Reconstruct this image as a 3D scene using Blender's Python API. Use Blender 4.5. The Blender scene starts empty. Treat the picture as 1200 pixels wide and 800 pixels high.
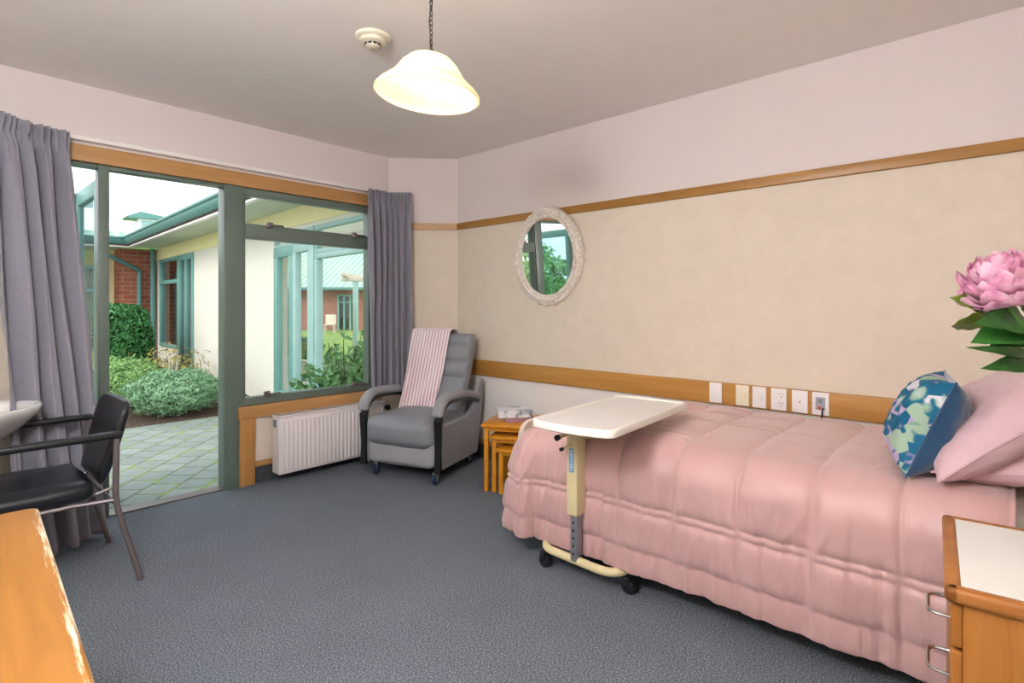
import bpy, bmesh, math, random
from mathutils import Vector, Matrix, noise
random.seed(11)
PI = math.pi
col = bpy.context.scene.collection
R = math.radians

# ---------------------------------------------------------------- materials
def lin(h):
    h = h.lstrip('#'); out = []
    for i in (0, 2, 4):
        c = int(h[i:i+2], 16) / 255
        out.append(c/12.92 if c <= .04045 else ((c+.055)/1.055)**2.4)
    return (*out, 1)

class NT:
    def __init__(s, name):
        s.m = bpy.data.materials.new(name); s.m.use_nodes = True
        s.t = s.m.node_tree; s.n = s.t.nodes; s.l = s.t.links
        s.b = s.n['Principled BSDF']
    def new(s, t, **k):
        o = s.n.new(t)
        for a, v in k.items():
            if a.startswith('i_'): o.inputs[a[2:].replace('_', ' ')].default_value = v
            else: setattr(o, a, v)
        return o
    def coord(s, kind='Object', scale=(1, 1, 1), rot=(0, 0, 0)):
        c = s.new('ShaderNodeTexCoord'); mp = s.new('ShaderNodeMapping')
        mp.inputs['Scale'].default_value = scale; mp.inputs['Rotation'].default_value = rot
        s.l.new(c.outputs[kind], mp.inputs[0]); return mp.outputs[0]
    def noise(s, vec, scale, detail=4, rough=.6, dist=0):
        o = s.new('ShaderNodeTexNoise'); o.inputs['Scale'].default_value = scale
        o.inputs['Detail'].default_value = detail; o.inputs['Roughness'].default_value = rough
        o.inputs['Distortion'].default_value = dist
        s.l.new(vec, o.inputs['Vector']); return o.outputs['Fac']
    def ramp(s, fac, stops):
        o = s.new('ShaderNodeValToRGB'); e = o.color_ramp.elements
        while len(e) < len(stops): e.new(.5)
        for i, (p, c) in enumerate(stops):
            e[i].position = p; e[i].color = lin(c) if isinstance(c, str) else c
        s.l.new(fac, o.inputs[0]); return o.outputs[0]
    def bump(s, h, strength=.3, dist=.01, prev=None):
        o = s.new('ShaderNodeBump'); o.inputs['Strength'].default_value = strength
        o.inputs['Distance'].default_value = dist; s.l.new(h, o.inputs['Height'])
        if prev: s.l.new(prev, o.inputs['Normal'])
        s.l.new(o.outputs[0], s.b.inputs['Normal']); return o.outputs[0]
    def base(s, c):
        if isinstance(c, str): s.b.inputs['Base Color'].default_value = lin(c)
        else: s.l.new(c, s.b.inputs['Base Color'])
    def p(s, rough=.5, spec=.5, metal=0, **k):
        s.b.inputs['Roughness'].default_value = rough
        s.b.inputs['Specular IOR Level'].default_value = spec
        s.b.inputs['Metallic'].default_value = metal
        for a, v in k.items(): s.b.inputs[a.replace('_', ' ')].default_value = v
        return s.m

M = {}
def plain(name, c, rough=.5, spec=.5, metal=0, var=.06, bump=0, bscale=60, **k):
    n = NT(name); v = n.coord(); f = n.noise(v, 6, 3)
    r, g, b, _ = lin(c)
    n.base(n.ramp(f, [(.3, (r*(1-var), g*(1-var), b*(1-var), 1)), (.7, (r*(1+var), g*(1+var), b*(1+var), 1))]))
    if bump: n.bump(n.noise(v, bscale, 3), bump, .004)
    M[name] = n.p(rough, spec, metal, **k); return M[name]

def wood(name, a, b, axis=0, rough=.35, scale=1.0):
    n = NT(name)
    sc = [26*scale, 26*scale, 26*scale]; sc[axis] = 1.6*scale
    v = n.coord('Object', tuple(sc))
    f = n.noise(v, 1.0, 6, .6, .7)
    n.base(n.ramp(f, [(.25, a), (.75, b)]))
    n.bump(f, .08, .002)
    M[name] = n.p(rough, .4); return M[name]

wood('wood_x', '#a87a48', '#c89a64', 0); wood('wood_y', '#a8763a', '#c6944c', 1); wood('wood_z', '#a3713a', '#c4935a', 2)
wood('rail_y', '#94682e', '#ae8040', 1)
wood('nest_wood', '#c87c16', '#dd9a2c', 0, .3); wood('cab_wood', '#985c22', '#b07636', 2, .35)
wood('cab_edge', '#985a26', '#b4783c', 1, .35)
# worn honey desk top: scuffed pale patches towards the rounded edge
n = NT('desk_wood'); v = n.coord('Object', (22, 2, 22))
f = n.noise(v, 1.0, 6, .6, .6); c1 = n.ramp(f, [(.25, '#7c4f1e'), (.75, '#9c6a2c')])
v2 = n.coord('Object', (110, 7, 30)); g = n.noise(v2, 1.0, 6, .75)
sep = n.new('ShaderNodeSeparateXYZ'); cc = n.new('ShaderNodeTexCoord'); n.l.new(cc.outputs['Object'], sep.inputs[0])
mr = n.new('ShaderNodeMapRange'); mr.inputs['From Min'].default_value = -.06; mr.inputs['From Max'].default_value = 0.0
n.l.new(sep.outputs['X'], mr.inputs['Value'])
mu = n.new('ShaderNodeMath', operation='MULTIPLY'); n.l.new(g, mu.inputs[0]); n.l.new(mr.outputs[0], mu.inputs[1])
k = n.ramp(mu.outputs[0], [(.42, (0, 0, 0, 1)), (.5, (1, 1, 1, 1))])
mx = n.new('ShaderNodeMix', data_type='RGBA'); n.l.new(k, mx.inputs[0]); n.l.new(c1, mx.inputs[6]); mx.inputs[7].default_value = lin('#d8c4a8')
n.base(mx.outputs[2]); M['desk_wood'] = n.p(.28, .5)

# carpet
n = NT('carpet'); v = n.coord()
vo = n.new('ShaderNodeTexVoronoi'); vo.inputs['Scale'].default_value = 260; n.l.new(v, vo.inputs['Vector'])
f = n.noise(v, 165, 3, .85); f2 = n.noise(v, 3, 4)
c = n.ramp(f, [(.36, '#3d444d'), (.5, '#656d77'), (.64, '#a0a5ab')])
mx = n.new('ShaderNodeMix', data_type='RGBA', blend_type='MULTIPLY'); mx.inputs[0].default_value = 1
n.l.new(c, mx.inputs[6]); n.l.new(n.ramp(f2, [(.3, (.9, .9, .9, 1)), (.7, (1, 1, 1, 1))]), mx.inputs[7])
n.base(mx.outputs[2]); n.bump(vo.outputs['Distance'], .35, .002); M['carpet'] = n.p(.95, .1)
n = NT('carpet_dark'); v = n.coord(); f = n.noise(v, 190, 2, .6)
n.base(n.ramp(f, [(.3, '#33353a'), (.7, '#5a5c60')])); n.bump(f, .4, .003); M['carpet_dark'] = n.p(.95, .1)

# walls: smooth paint above the rail, woven cream paper below
def wallmat(name, split, hi='#dfd5d3', lo='#e2d6c6', low2='#ebe7e4', z2=.675):
    n = NT(name); g = n.new('ShaderNodeNewGeometry'); s = n.new('ShaderNodeSeparateXYZ'); n.l.new(g.outputs['Position'], s.inputs[0])
    v = n.coord('Object', (1, 1, 1))
    f = n.noise(v, 9, 8, .75); lo_c = n.new('ShaderNodeMix', data_type='RGBA', blend_type='MULTIPLY'); lo_c.inputs[0].default_value = 1
    lo_c.inputs[6].default_value = lin(lo); n.l.new(n.ramp(f, [(.35, (.93, .93, .925, 1)), (.65, (1, 1, 1, 1))]), lo_c.inputs[7])
    gt = n.new('ShaderNodeMath', operation='GREATER_THAN'); n.l.new(s.outputs['Z'], gt.inputs[0]); gt.inputs[1].default_value = split
    lt = n.new('ShaderNodeMath', operation='LESS_THAN'); n.l.new(s.outputs['Z'], lt.inputs[0]); lt.inputs[1].default_value = z2
    m0 = n.new('ShaderNodeMix', data_type='RGBA'); n.l.new(lt.outputs[0], m0.inputs[0]); n.l.new(lo_c.outputs[2], m0.inputs[6]); m0.inputs[7].default_value = lin(low2)
    m1 = n.new('ShaderNodeMix', data_type='RGBA'); n.l.new(gt.outputs[0], m1.inputs[0]); n.l.new(m0.outputs[2], m1.inputs[6]); m1.inputs[7].default_value = lin(hi)
    n.base(m1.outputs[2]); n.bump(n.noise(v, 120, 4, .7), .12, .003)
    M[name] = n.p(.75, .25)
wallmat('wall', 1.92); wallmat('wall_c', 1.92, z2=-1)
plain('ceiling', '#eeeae8', .9, .1, var=.015, bump=.05, bscale=200)
plain('white_paint', '#eeeae6', .35, .4, var=.01)
plain('radiator', '#e9e3e3', .35, .5, var=.01)
plain('teal_dark', '#66746b', .35, .5, var=.04)
plain('teal', '#6fa09a', .4, .5, var=.04)
plain('teal_light', '#9dc0bd', .4, .5, var=.04)
plain('gutter', '#5f8d88', .45, .4, var=.05)
plain('soffit', '#cdd6c2', .7, .2, var=.02)
plain('fascia_red', '#8a5f5a', .6, .3)
plain('yellow_wall', '#f0e2ae', .9, .1, var=.03, bump=.2, bscale=60)
plain('cream_wall', '#e2ddd0', .9, .1, var=.02, bump=.25, bscale=50)
plain('black_vinyl', '#171b22', .32, .6, var=.1, bump=.06, bscale=25)
plain('black_plastic', '#1b1d20', .4, .5)
plain('blue_rubber', '#26344c', .5, .5)
plain('dark_metal', '#7d7374', .38, .5, metal=.5)
plain('chrome', '#c9cbce', .18, .5, metal=1, var=.02)
plain('zinc', '#9aa0a8', .35, .5, metal=.7)
plain('cream_metal', '#ddcfa2', .4, .5, var=.02)
plain('tray', '#dedad6', .4, .4, var=.01)
plain('tray_edge', '#ebe7e0', .35, .5, var=.01)
plain('laminate', '#e8e6e0', .4, .4, var=.02)
plain('foot_panel', '#dccabb', .5, .3, var=.03)
plain('plate_white', '#f1efef', .3, .5, var=.01); plain('plate_cream', '#ebe3cb', .3, .5, var=.01)
plain('plate_grey', '#a3a7b2', .4, .5, var=.01); plain('plate_red', '#d4553f', .4, .5)
plain('blue_label', '#2f93cf', .4, .5, var=.01)
plain('detector', '#e6dfca', .4, .4, var=.01)
plain('ceramic', '#f0eeec', .12, .6, var=.01)
plain('tile_plain', '#e5dccb', .25, .5)
plain('bone', '#d9cdbd', .5, .4)
plain('leather', '#868990', .42, .45, var=.06, bump=.35, bscale=14)
plain('leather_side', '#929297', .45, .4, var=.04, bump=.2, bscale=16)
plain('leather_pale', '#a4a3a7', .45, .4, var=.04, bump=.25, bscale=10)
plain('sheet', '#e3e1d8', .85, .2)
plain('throw', '#d9bfc5', .95, .1, var=.08, bump=.6, bscale=120)
plain('chain', '#5d5a50', .4, .5, metal=.8)
plain('stem_green', '#3f6a2c', .5, .4); plain('bark_brown', '#5a4636', .9, .1)
plain('paper', '#e2d6bf', .8, .1)
plain('interior_dark', '#4a5258', .9, .1)

def fabric(name, a, b, rough=.9, sheen=.3, scale=500, rib=0):
    n = NT(name); v = n.coord('Object', (1, 1, 1))
    f = n.noise(n.coord('Object', (1, 1, .12)), scale*.35, 3, .7); f2 = n.noise(n.coord('Object', (.12, .12, 1)), scale*.5, 3, .7)
    ad = n.new('ShaderNodeMath', operation='ADD'); n.l.new(f, ad.inputs[0]); n.l.new(f2, ad.inputs[1])
    hf = n.new('ShaderNodeMath', operation='MULTIPLY'); n.l.new(ad.outputs[0], hf.inputs[0]); hf.inputs[1].default_value = .5
    n.base(n.ramp(hf.outputs[0], [(.35, a), (.65, b)])); n.bump(hf.outputs[0], .25, .002)
    n.b.inputs['Sheen Weight'].default_value = sheen
    M[name] = n.p(rough, .15)
fabric('curtain', '#86848f', '#9a98a4', scale=900)
# duvet satin
n = NT('duvet'); v = n.coord(); f = n.noise(v, 2.5, 3)
n.base(n.ramp(f, [(.3, '#c09896'), (.7, '#cca5a2')]))
n.bump(n.noise(n.coord('Object', (5, 22, 5)), 1.5, 6, .6, .6), .35, .010)
n.b.inputs['Sheen Weight'].default_value = .35
M['duvet'] = n.p(.42, .4)
n = NT('pillow_pink'); v = n.coord(); f = n.noise(v, 3, 3)
n.base(n.ramp(f, [(.3, '#c9a4ab'), (.7, '#d4b2b8')])); n.bump(n.noise(n.coord('Object', (6, 6, 6)), 1.5, 5, .6, .8), .3, .02)
n.b.inputs['Sheen Weight'].default_value = .3
M['pillow_pink'] = n.p(.55, .3)
plain('velvet_blue', '#16466b', .6, .3, var=.15, bump=.2, bscale=60, Sheen_Weight=.6)
# leafy printed cushion face
n = NT('leaf_print'); v = n.coord('Object', (9, 9, 9)); v2 = n.coord('Object', (5, 14, 9), (.4, .3, .8))
vo = n.new('ShaderNodeTexVoronoi'); vo.inputs['Scale'].default_value = 1.5; n.l.new(v2, vo.inputs['Vector'])
vb = n.new('ShaderNodeTexVoronoi'); vb.inputs['Scale'].default_value = 1.2; n.l.new(v, vb.inputs['Vector'])
a = n.ramp(vb.outputs['Distance'], [(.0, '#c9cfe0'), (.28, '#93b39a'), (.36, '#1d6a8a'), (.62, '#175a7c'), (.7, '#b3a0c4')])
s_ = n.new('ShaderNodeSeparateColor'); n.l.new(vo.outputs['Color'], s_.inputs[0])
b_ = n.ramp(s_.outputs[0], [(.0, '#1b6184'), (.3, '#9db7a0'), (.45, '#1b6184'), (.6, '#b9a6cb'), (.75, '#d8d4dd'), (.9, '#7fa08a')])
for e in n.n[-1].color_ramp.elements: pass
n.n[-1].color_ramp.interpolation = 'CONSTANT'
mx = n.new('ShaderNodeMix', data_type='RGBA')
n.l.new(n.ramp(n.noise(v, 1.2, 2), [(.48, (0, 0, 0, 1)), (.52, (1, 1, 1, 1))]), mx.inputs[0]); n.l.new(a, mx.inputs[6]); n.l.new(b_, mx.inputs[7])
n.base(mx.outputs[2]); M['leaf_print'] = n.p(.7, .2)

# glass: clear pane with Fresnel reflections
def glassmat(name, tint='#f4faf8', k=1.0):
    m = bpy.data.materials.new(name); m.use_nodes = True; t = m.node_tree; t.nodes.clear()
    o = t.nodes.new('ShaderNodeOutputMaterial'); mix = t.nodes.new('ShaderNodeMixShader')
    tr = t.nodes.new('ShaderNodeBsdfTransparent'); tr.inputs[0].default_value = lin(tint)
    gl = t.nodes.new('ShaderNodeBsdfGlossy'); gl.inputs['Roughness'].default_value = .02
    fr = t.nodes.new('ShaderNodeLayerWeight'); fr.inputs[0].default_value = .5
    pw = t.nodes.new('ShaderNodeMath'); pw.operation = 'POWER'; pw.inputs[1].default_value = 5; t.links.new(fr.outputs['Facing'], pw.inputs[0])
    ml = t.nodes.new('ShaderNodeMath'); ml.operation = 'MULTIPLY_ADD'; ml.inputs[1].default_value = .93*k; ml.inputs[2].default_value = .03*k
    t.links.new(pw.outputs[0], ml.inputs[0])
    t.links.new(ml.outputs[0], mix.inputs[0]); t.links.new(tr.outputs[0], mix.inputs[1]); t.links.new(gl.outputs[0], mix.inputs[2])
    t.links.new(mix.outputs[0], o.inputs[0]); M[name] = m
glassmat('glass', '#fbfcfc'); glassmat('glass_tint', '#cfe4e6')
n = NT('mirror'); n.base('#f2f5f4'); M['mirror'] = n.p(.02, .5, 1)
# frosted shade
m = bpy.data.materials.new('shade'); m.use_nodes = True; t = m.node_tree; t.nodes.clear()
o = t.nodes.new('ShaderNodeOutputMaterial'); mix = t.nodes.new('ShaderNodeMixShader'); df = t.nodes.new('ShaderNodeBsdfPrincipled'); tl = t.nodes.new('ShaderNodeBsdfTranslucent')
df.inputs['Base Color'].default_value = lin('#f6eedd'); df.inputs['Roughness'].default_value = .25; tl.inputs[0].default_value = lin('#fbf1dd'); mix.inputs[0].default_value = .5
nz = t.nodes.new('ShaderNodeTexNoise'); nz.inputs['Scale'].default_value = 30; bp = t.nodes.new('ShaderNodeBump'); bp.inputs['Strength'].default_value = .1
t.links.new(nz.outputs[0], bp.inputs['Height']); t.links.new(bp.outputs[0], df.inputs['Normal'])
t.links.new(df.outputs[0], mix.inputs[1]); t.links.new(tl.outputs[0], mix.inputs[2]); t.links.new(mix.outputs[0], o.inputs[0]); M['shade'] = m
n = NT('bulb'); n.base('#fff3da'); n.b.inputs['Emission Color'].default_value = lin('#fff0d0'); n.b.inputs['Emission Strength'].default_value = 12; M['bulb'] = n.p(.3)

n = NT('fill_globe_glow'); n.base('#f4f4f2'); n.b.inputs['Emission Color'].default_value = (.95, .975, 1, 1); n.b.inputs['Emission Strength'].default_value = 59; M['fill_globe_glow'] = n.p(.4)  # glowing surface of the added fill globe, lights most of the room
# brick
def brick(name, c1, c2, mortar, rot=(0, 0, 0), s=1.0):
    n = NT(name); g = n.new('ShaderNodeNewGeometry'); mp = n.new('ShaderNodeMapping'); m0 = n.new('ShaderNodeMapping'); m0.inputs['Rotation'].default_value = (0, 0, rot[2]); n.l.new(g.outputs['Position'], m0.inputs[0]); n.l.new(m0.outputs[0], mp.inputs[0]); mp.inputs['Rotation'].default_value = (R(-90), 0, 0)
    b = n.new('ShaderNodeTexBrick'); n.l.new(mp.outputs[0], b.inputs[0])
    b.inputs['Color1'].default_value = lin(c1); b.inputs['Color2'].default_value = lin(c2); b.inputs['Mortar'].default_value = lin(mortar)
    b.inputs['Scale'].default_value = 1; b.inputs['Brick Width'].default_value = .24*s; b.inputs['Row Height'].default_value = .086*s; b.inputs['Mortar Size'].default_value = .006*s
    n.base(b.outputs['Color']); n.bump(b.outputs['Fac'], -.4, .01); M[name] = n.p(.85, .2)
brick('brick_ns', '#bb6e55', '#a05a47', '#b09c8e', (R(90), 0, 0))          # face with normal along Y: map (x,z)
brick('brick_ew', '#b06a50', '#99503c', '#a99486', (R(90), 0, R(90)))
brick('brick_far', '#a96a5c', '#9a5c50', '#a8837a', (R(90), 0, R(47.8)), 1.0)
# mossy pavers
n = NT('pavers'); v = n.coord('Object', (1, 1, 1), (0, 0, R(-47.4)))
b = n.new('ShaderNodeTexBrick'); n.l.new(v, b.inputs[0]); b.offset = .5
b.inputs['Color1'].default_value = lin('#9aa29f'); b.inputs['Color2'].default_value = lin('#8c9592'); b.inputs['Mortar'].default_value = lin('#5c6a42')
b.inputs['Scale'].default_value = 1; b.inputs['Brick Width'].default_value = .21; b.inputs['Row Height'].default_value = .20; b.inputs['Mortar Size'].default_value = .007; b.inputs['Mortar Smooth'].default_value = .3
b2 = n.new('ShaderNodeTexBrick'); n.l.new(v, b2.inputs[0]); b2.offset = .5
b2.inputs['Scale'].default_value = 1; b2.inputs['Brick Width'].default_value = .21; b2.inputs['Row Height'].default_value = .20; b2.inputs['Mortar Size'].default_value = .022; b2.inputs['Mortar Smooth'].default_value = 1
nf = n.noise(n.coord(), 3.5, 5, .7)
mu = n.new('ShaderNodeMath', operation='MULTIPLY'); n.l.new(b2.outputs['Fac'], mu.inputs[0]); n.l.new(n.ramp(nf, [(.46, (0, 0, 0, 1)), (.6, (1, 1, 1, 1))]), mu.inputs[1])
mx = n.new('ShaderNodeMix', data_type='RGBA'); n.l.new(mu.outputs[0], mx.inputs[0]); n.l.new(b.outputs['Color'], mx.inputs[6]); mx.inputs[7].default_value = lin('#8aa03c')
mx2 = n.new('ShaderNodeMix', data_type='RGBA', blend_type='MULTIPLY'); mx2.inputs[0].default_value = .6
n.l.new(mx.outputs[2], mx2.inputs[6]); n.l.new(n.ramp(n.noise(n.coord(), 14, 5, .7), [(.3, (.7, .72, .68, 1)), (.7, (1, 1, 1, 1))]), mx2.inputs[7])
n.base(mx2.outputs[2]); n.bump(b.outputs['Fac'], -.6, .01); M['pavers'] = n.p(.85, .2)
def ground(name, stops, sc, bumpk=.5):
    n = NT(name); f = n.noise(n.coord(), sc, 6, .75); n.base(n.ramp(f, stops)); n.bump(f, bumpk, .03); M[name] = n.p(.95, .1)
ground('bark', [(.3, '#3a2e28'), (.55, '#5e4e44'), (.75, '#8a7a6c')], 30)
ground('lawn', [(.3, '#5f7d3c'), (.7, '#9ab266')], 4)
# corrugated green roof
def roofmat(name, rot, c1='#8bb09c', c2='#b5cfbc', sc=13):
    n = NT(name); g = n.new('ShaderNodeNewGeometry'); mp = n.new('ShaderNodeMapping'); mp.inputs['Rotation'].default_value = rot; n.l.new(g.outputs['Position'], mp.inputs[0])
    w = n.new('ShaderNodeTexWave', wave_type='BANDS', bands_direction='X'); w.inputs['Scale'].default_value = sc/6.283*1.0; n.l.new(mp.outputs[0], w.inputs[0])
    n.base(n.ramp(w.outputs['Fac'], [(.2, c1), (.8, c2)])); n.bump(w.outputs['Fac'], .5, .02); M[name] = n.p(.5, .3)
roofmat('roof_x', (0, 0, 0), sc=8); roofmat('roof_far', (0, 0, R(47.8)), sc=6)
def leafmat(name, a, b, rough=.5, sc=8):
    n = NT(name); f = n.noise(n.coord(), sc, 4, .7); n.base(n.ramp(f, [(.3, a), (.7, b)]))
    M[name] = n.p(rough, .35)
leafmat('leaf_dark', '#255a30', '#4f9050', .3, 12); leafmat('leaf_sage', '#6f9a78', '#a3c79c', .6, 14); leafmat('leaf_lime', '#6f9a58', '#a8cc84', .6, 14)
leafmat('leaf_autumn', '#8a8a3a', '#b8a05a', .6, 6); leafmat('leaf_vine', '#4f8a50', '#8ab87a', .35, 10)
leafmat('peony_leaf', '#1d4a1c', '#3a7430', .35, 14); leafmat('peony_leaf_light', '#5f7a24', '#7f9434', .4, 10)
n = NT('petal'); f = n.noise(n.coord(), 26, 4, .6); n.base(n.ramp(f, [(.3, '#d283ac'), (.5, '#e8acc6'), (.7, '#f3cedb')])); n.b.inputs['Subsurface Weight'].default_value = .1; M['petal'] = n.p(.6, .2)
plain('book_cover', '#dfe0e6', .4, .4, var=.1, bump=.05); plain('book_mauve', '#b08a9c', .4, .4)
n = NT('book_print'); f = n.noise(n.coord('Object', (11, 11, 11)), 1, 5, .6); n.base(n.ramp(f, [(.5, '#e6e8ee'), (.56, '#b4bac6'), (.66, '#6a7180')])); n.n[-1]; M['book_print'] = n.p(.4, .4)
# tiles
n = NT('tiles'); g = n.new('ShaderNodeNewGeometry'); mp = n.new('ShaderNodeMapping'); m0 = n.new('ShaderNodeMapping'); m0.inputs['Rotation'].default_value = (0, 0, R(-45)); n.l.new(g.outputs['Position'], m0.inputs[0]); n.l.new(m0.outputs[0], mp.inputs[0]); mp.inputs['Rotation'].default_value = (R(-90), 0, 0)
b = n.new('ShaderNodeTexBrick'); n.l.new(mp.outputs[0], b.inputs[0]); b.offset = 0
b.inputs['Color1'].default_value = lin('#ddd2bd'); b.inputs['Color2'].default_value = lin('#d9cdb6'); b.inputs['Mortar'].default_value = lin('#b3a893'); b.inputs['Scale'].default_value = 1; b.inputs['Brick Width'].default_value = .3; b.inputs['Row Height'].default_value = .15; b.inputs['Mortar Size'].default_value = .002
n.base(b.outputs['Color']); M['tiles'] = n.p(.25, .5)

# ---------------------------------------------------------------- mesh helpers
class MB:
    def __init__(s): s.v = []; s.f = []
    def add(s, vs, fs, mat=None):
        o = len(s.v); s.v += [tuple(mat @ Vector(p)) if mat else tuple(p) for p in vs]; s.f += [tuple(i+o for i in f) for f in fs]; return s
    def box(s, x0, x1, y0, y1, z0, z1, mat=None):
        vs = [(x, y, z) for x in (x0, x1) for y in (y0, y1) for z in (z0, z1)]
        return s.add(vs, [(0, 1, 3, 2), (4, 6, 7, 5), (0, 4, 5, 1), (2, 3, 7, 6), (0, 2, 6, 4), (1, 5, 7, 3)], mat)
    def rbox(s, x0, x1, y0, y1, z0, z1, r=.01, seg=3, mat=None):
        bm = bmesh.new(); bmesh.ops.create_cube(bm, size=1)
        for v in bm.verts: v.co = Vector(((x0+x1)/2+v.co.x*(x1-x0), (y0+y1)/2+v.co.y*(y1-y0), (z0+z1)/2+v.co.z*(z1-z0)))
        bmesh.ops.bevel(bm, geom=bm.edges[:], offset=min(r, .49*min(abs(x1-x0), abs(y1-y0), abs(z1-z0))), segments=seg, affect='EDGES', profile=.5)
        bm.verts.index_update(); s.add([v.co[:] for v in bm.verts], [[v.index for v in f.verts] for f in bm.faces], mat); bm.free(); return s
    def tube(s, pts, r, seg=10, closed=False, mat=None, rz=1):
        pts = [Vector(p) for p in pts]; rs = r if isinstance(r, (list, tuple)) else [r]*len(pts)
        vs = []; fs = []; n = len(pts); nrm = None
        for i, p in enumerate(pts):
            if closed: t = pts[(i+1) % n]-pts[i-1]
            else: t = (pts[min(i+1, n-1)]-pts[max(i-1, 0)])
            t.normalize()
            if nrm is None: nrm = t.orthogonal().normalized()
            else: nrm = (nrm-t*nrm.dot(t)); nrm = nrm.normalized() if nrm.length > 1e-6 else t.orthogonal().normalized()
            b = t.cross(nrm)
            for k in range(seg):
                a = 2*PI*k/seg; vs.append(tuple(p+(nrm*math.cos(a)+b*math.sin(a))*rs[i]))
        m = n if closed else n-1
        for i in range(m):
            for k in range(seg):
                j = (i+1) % n; fs.append((i*seg+k, i*seg+(k+1) % seg, j*seg+(k+1) % seg, j*seg+k))
        if not closed: fs.append(tuple(range(seg-1, -1, -1))); fs.append(tuple((n-1)*seg+k for k in range(seg)))
        return s.add(vs, fs, mat)
    def lathe(s, prof, seg=32, mat=None, cap=True):
        vs = []; fs = []
        for (r, z) in prof:
            for k in range(seg): a = 2*PI*k/seg; vs.append((r*math.cos(a), r*math.sin(a), z))
        for i in range(len(prof)-1):
            for k in range(seg): fs.append((i*seg+k, i*seg+(k+1) % seg, (i+1)*seg+(k+1) % seg, (i+1)*seg+k))
        if cap:
            if prof[0][0] > 1e-5: fs.append(tuple(range(seg-1, -1, -1)))
            if prof[-1][0] > 1e-5: fs.append(tuple((len(prof)-1)*seg+k for k in range(seg)))
        return s.add(vs, fs, mat)
    def grid(s, fn, nu, nv, mat=None, cu=False, flip=False):
        vs = [fn(i/nu, j/nv) for i in range(nu+(0 if cu else 1)) for j in range(nv+1)]; fs = []; w = nv+1; N = nu if cu else nu+1
        for i in range(nu):
            for j in range(nv):
                a, b, c, d = i*w+j, ((i+1) % N)*w+j, ((i+1) % N)*w+j+1, i*w+j+1
                fs.append((a, b, c, d) if not flip else (a, d, c, b))
        return s.add(vs, fs, mat)
    def prism(s, poly, a, b, axis='x', mat=None):
        n = len(poly)
        def P(u, w, t): return {'x': (t, u, w), 'y': (u, t, w), 'z': (u, w, t)}[axis]
        vs = [P(u, w, a) for u, w in poly]+[P(u, w, b) for u, w in poly]
        fs = [tuple(range(n-1, -1, -1)), tuple(range(n, 2*n))]+[(i, (i+1) % n, n+(i+1) % n, n+i) for i in range(n)]
        return s.add(vs, fs, mat)
    def build(s, name, mat, parent=None, smooth=True, bevel=0, sub=0, angle=40, solid=0, recalc=True):
        me = bpy.data.meshes.new(name); me.from_pydata(s.v, [], s.f); me.update()
        if recalc:
            bm = bmesh.new(); bm.from_mesh(me); bmesh.ops.recalc_face_normals(bm, faces=bm.faces[:]); bm.to_mesh(me); bm.free()
        if smooth:
            me.polygons.foreach_set('use_smooth', [True]*len(me.polygons))
            try: me.set_sharp_from_angle(angle=R(angle))
            except Exception: pass
        mats = mat if isinstance(mat, (list, tuple)) else [mat]
        for q in mats: me.materials.append(M[q])
        o = bpy.data.objects.new(name, me); col.objects.link(o)
        if parent: o.parent = parent
        if solid: q = o.modifiers.new('s', 'SOLIDIFY'); q.thickness = solid; q.offset = 0
        if bevel: q = o.modifiers.new('b', 'BEVEL'); q.width = bevel; q.segments = 2; q.limit_method = 'ANGLE'; q.harden_normals = False
        if sub: q = o.modifiers.new('d', 'SUBSURF'); q.levels = sub; q.render_levels = sub
        return o

def tag(o, label=None, cat=None, group=None, kind=None):
    if label: o['label'] = label
    if cat: o['category'] = cat
    if group: o['group'] = group
    if kind: o['kind'] = kind
    return o
def thing(name, label, cat, loc=(0, 0, 0), rz=0, group=None):
    o = bpy.data.objects.new(name, None); col.objects.link(o); o.location = loc; o.rotation_euler = (0, 0, rz); o.empty_display_size = .05
    return tag(o, label, cat, group)
def struct(o, label=None): o['kind'] = 'structure'; return tag(o, label)
def T(x=0, y=0, z=0, rx=0, ry=0, rz=0, s=1):
    return Matrix.Translation((x, y, z)) @ Matrix.Rotation(rz, 4, 'Z') @ Matrix.Rotation(ry, 4, 'Y') @ Matrix.Rotation(rx, 4, 'X') @ Matrix.Scale(s, 4)
def cells(mb, u0, u1, z0, z1, holes, put):
    us = sorted({u0, u1, *[min(max(h[i], u0), u1) for h in holes for i in (0, 1)]}); zs = sorted({z0, z1, *[min(max(h[i], z0), z1) for h in holes for i in (2, 3)]})
    for a, b in zip(us, us[1:]):
        for c, d in zip(zs, zs[1:]):
            m = ((a+b)/2, (c+d)/2)
            if any(h[0] < m[0] < h[1] and h[2] < m[1] < h[3] for h in holes): continue
            put(a, b, c, d)

# ---------------------------------------------------------------- room
XL, XR, YB, YW, H = -.6, 3.15, -.75, 3.90, 2.5
KR = (2.735, 3.90); KR2 = (3.15, 3.485); KL = (.29, 3.90); KL2 = (-.6, 3.01)
outline = [(XL, YB), (XR, YB), KR2, KR, KL, KL2]
struct(MB().prism(outline, -.1, 0, 'z').build('floor', 'carpet', smooth=False), 'blue grey flecked carpet floor')
struct(MB().prism([(XL-.1, YB-.1), (XR+.1, YB-.1), (XR+.1, 3.55), (2.8, 4.02), (.3, 4.02), (XL-.1, 3.1)], H, H+.1, 'z').build('ceiling', 'ceiling', smooth=False))
struct(MB().box(XR, XR+.12, YB, KR2[1]+.05, -.1, H).build('wall_right', 'wall', smooth=False))
def diag(p, q, z0, z1, th, inn=0):     # slab along p->q (thickness to the left of the direction)
    p, q = Vector(p), Vector(q); d = (q-p).normalized(); nn = Vector((-d.y, d.x))
    poly = [p+nn*inn, q+nn*inn, q+nn*(inn+th), p+nn*(inn+th)]
    return MB().prism([tuple(a) for a in poly], z0, z1, 'z')
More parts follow.
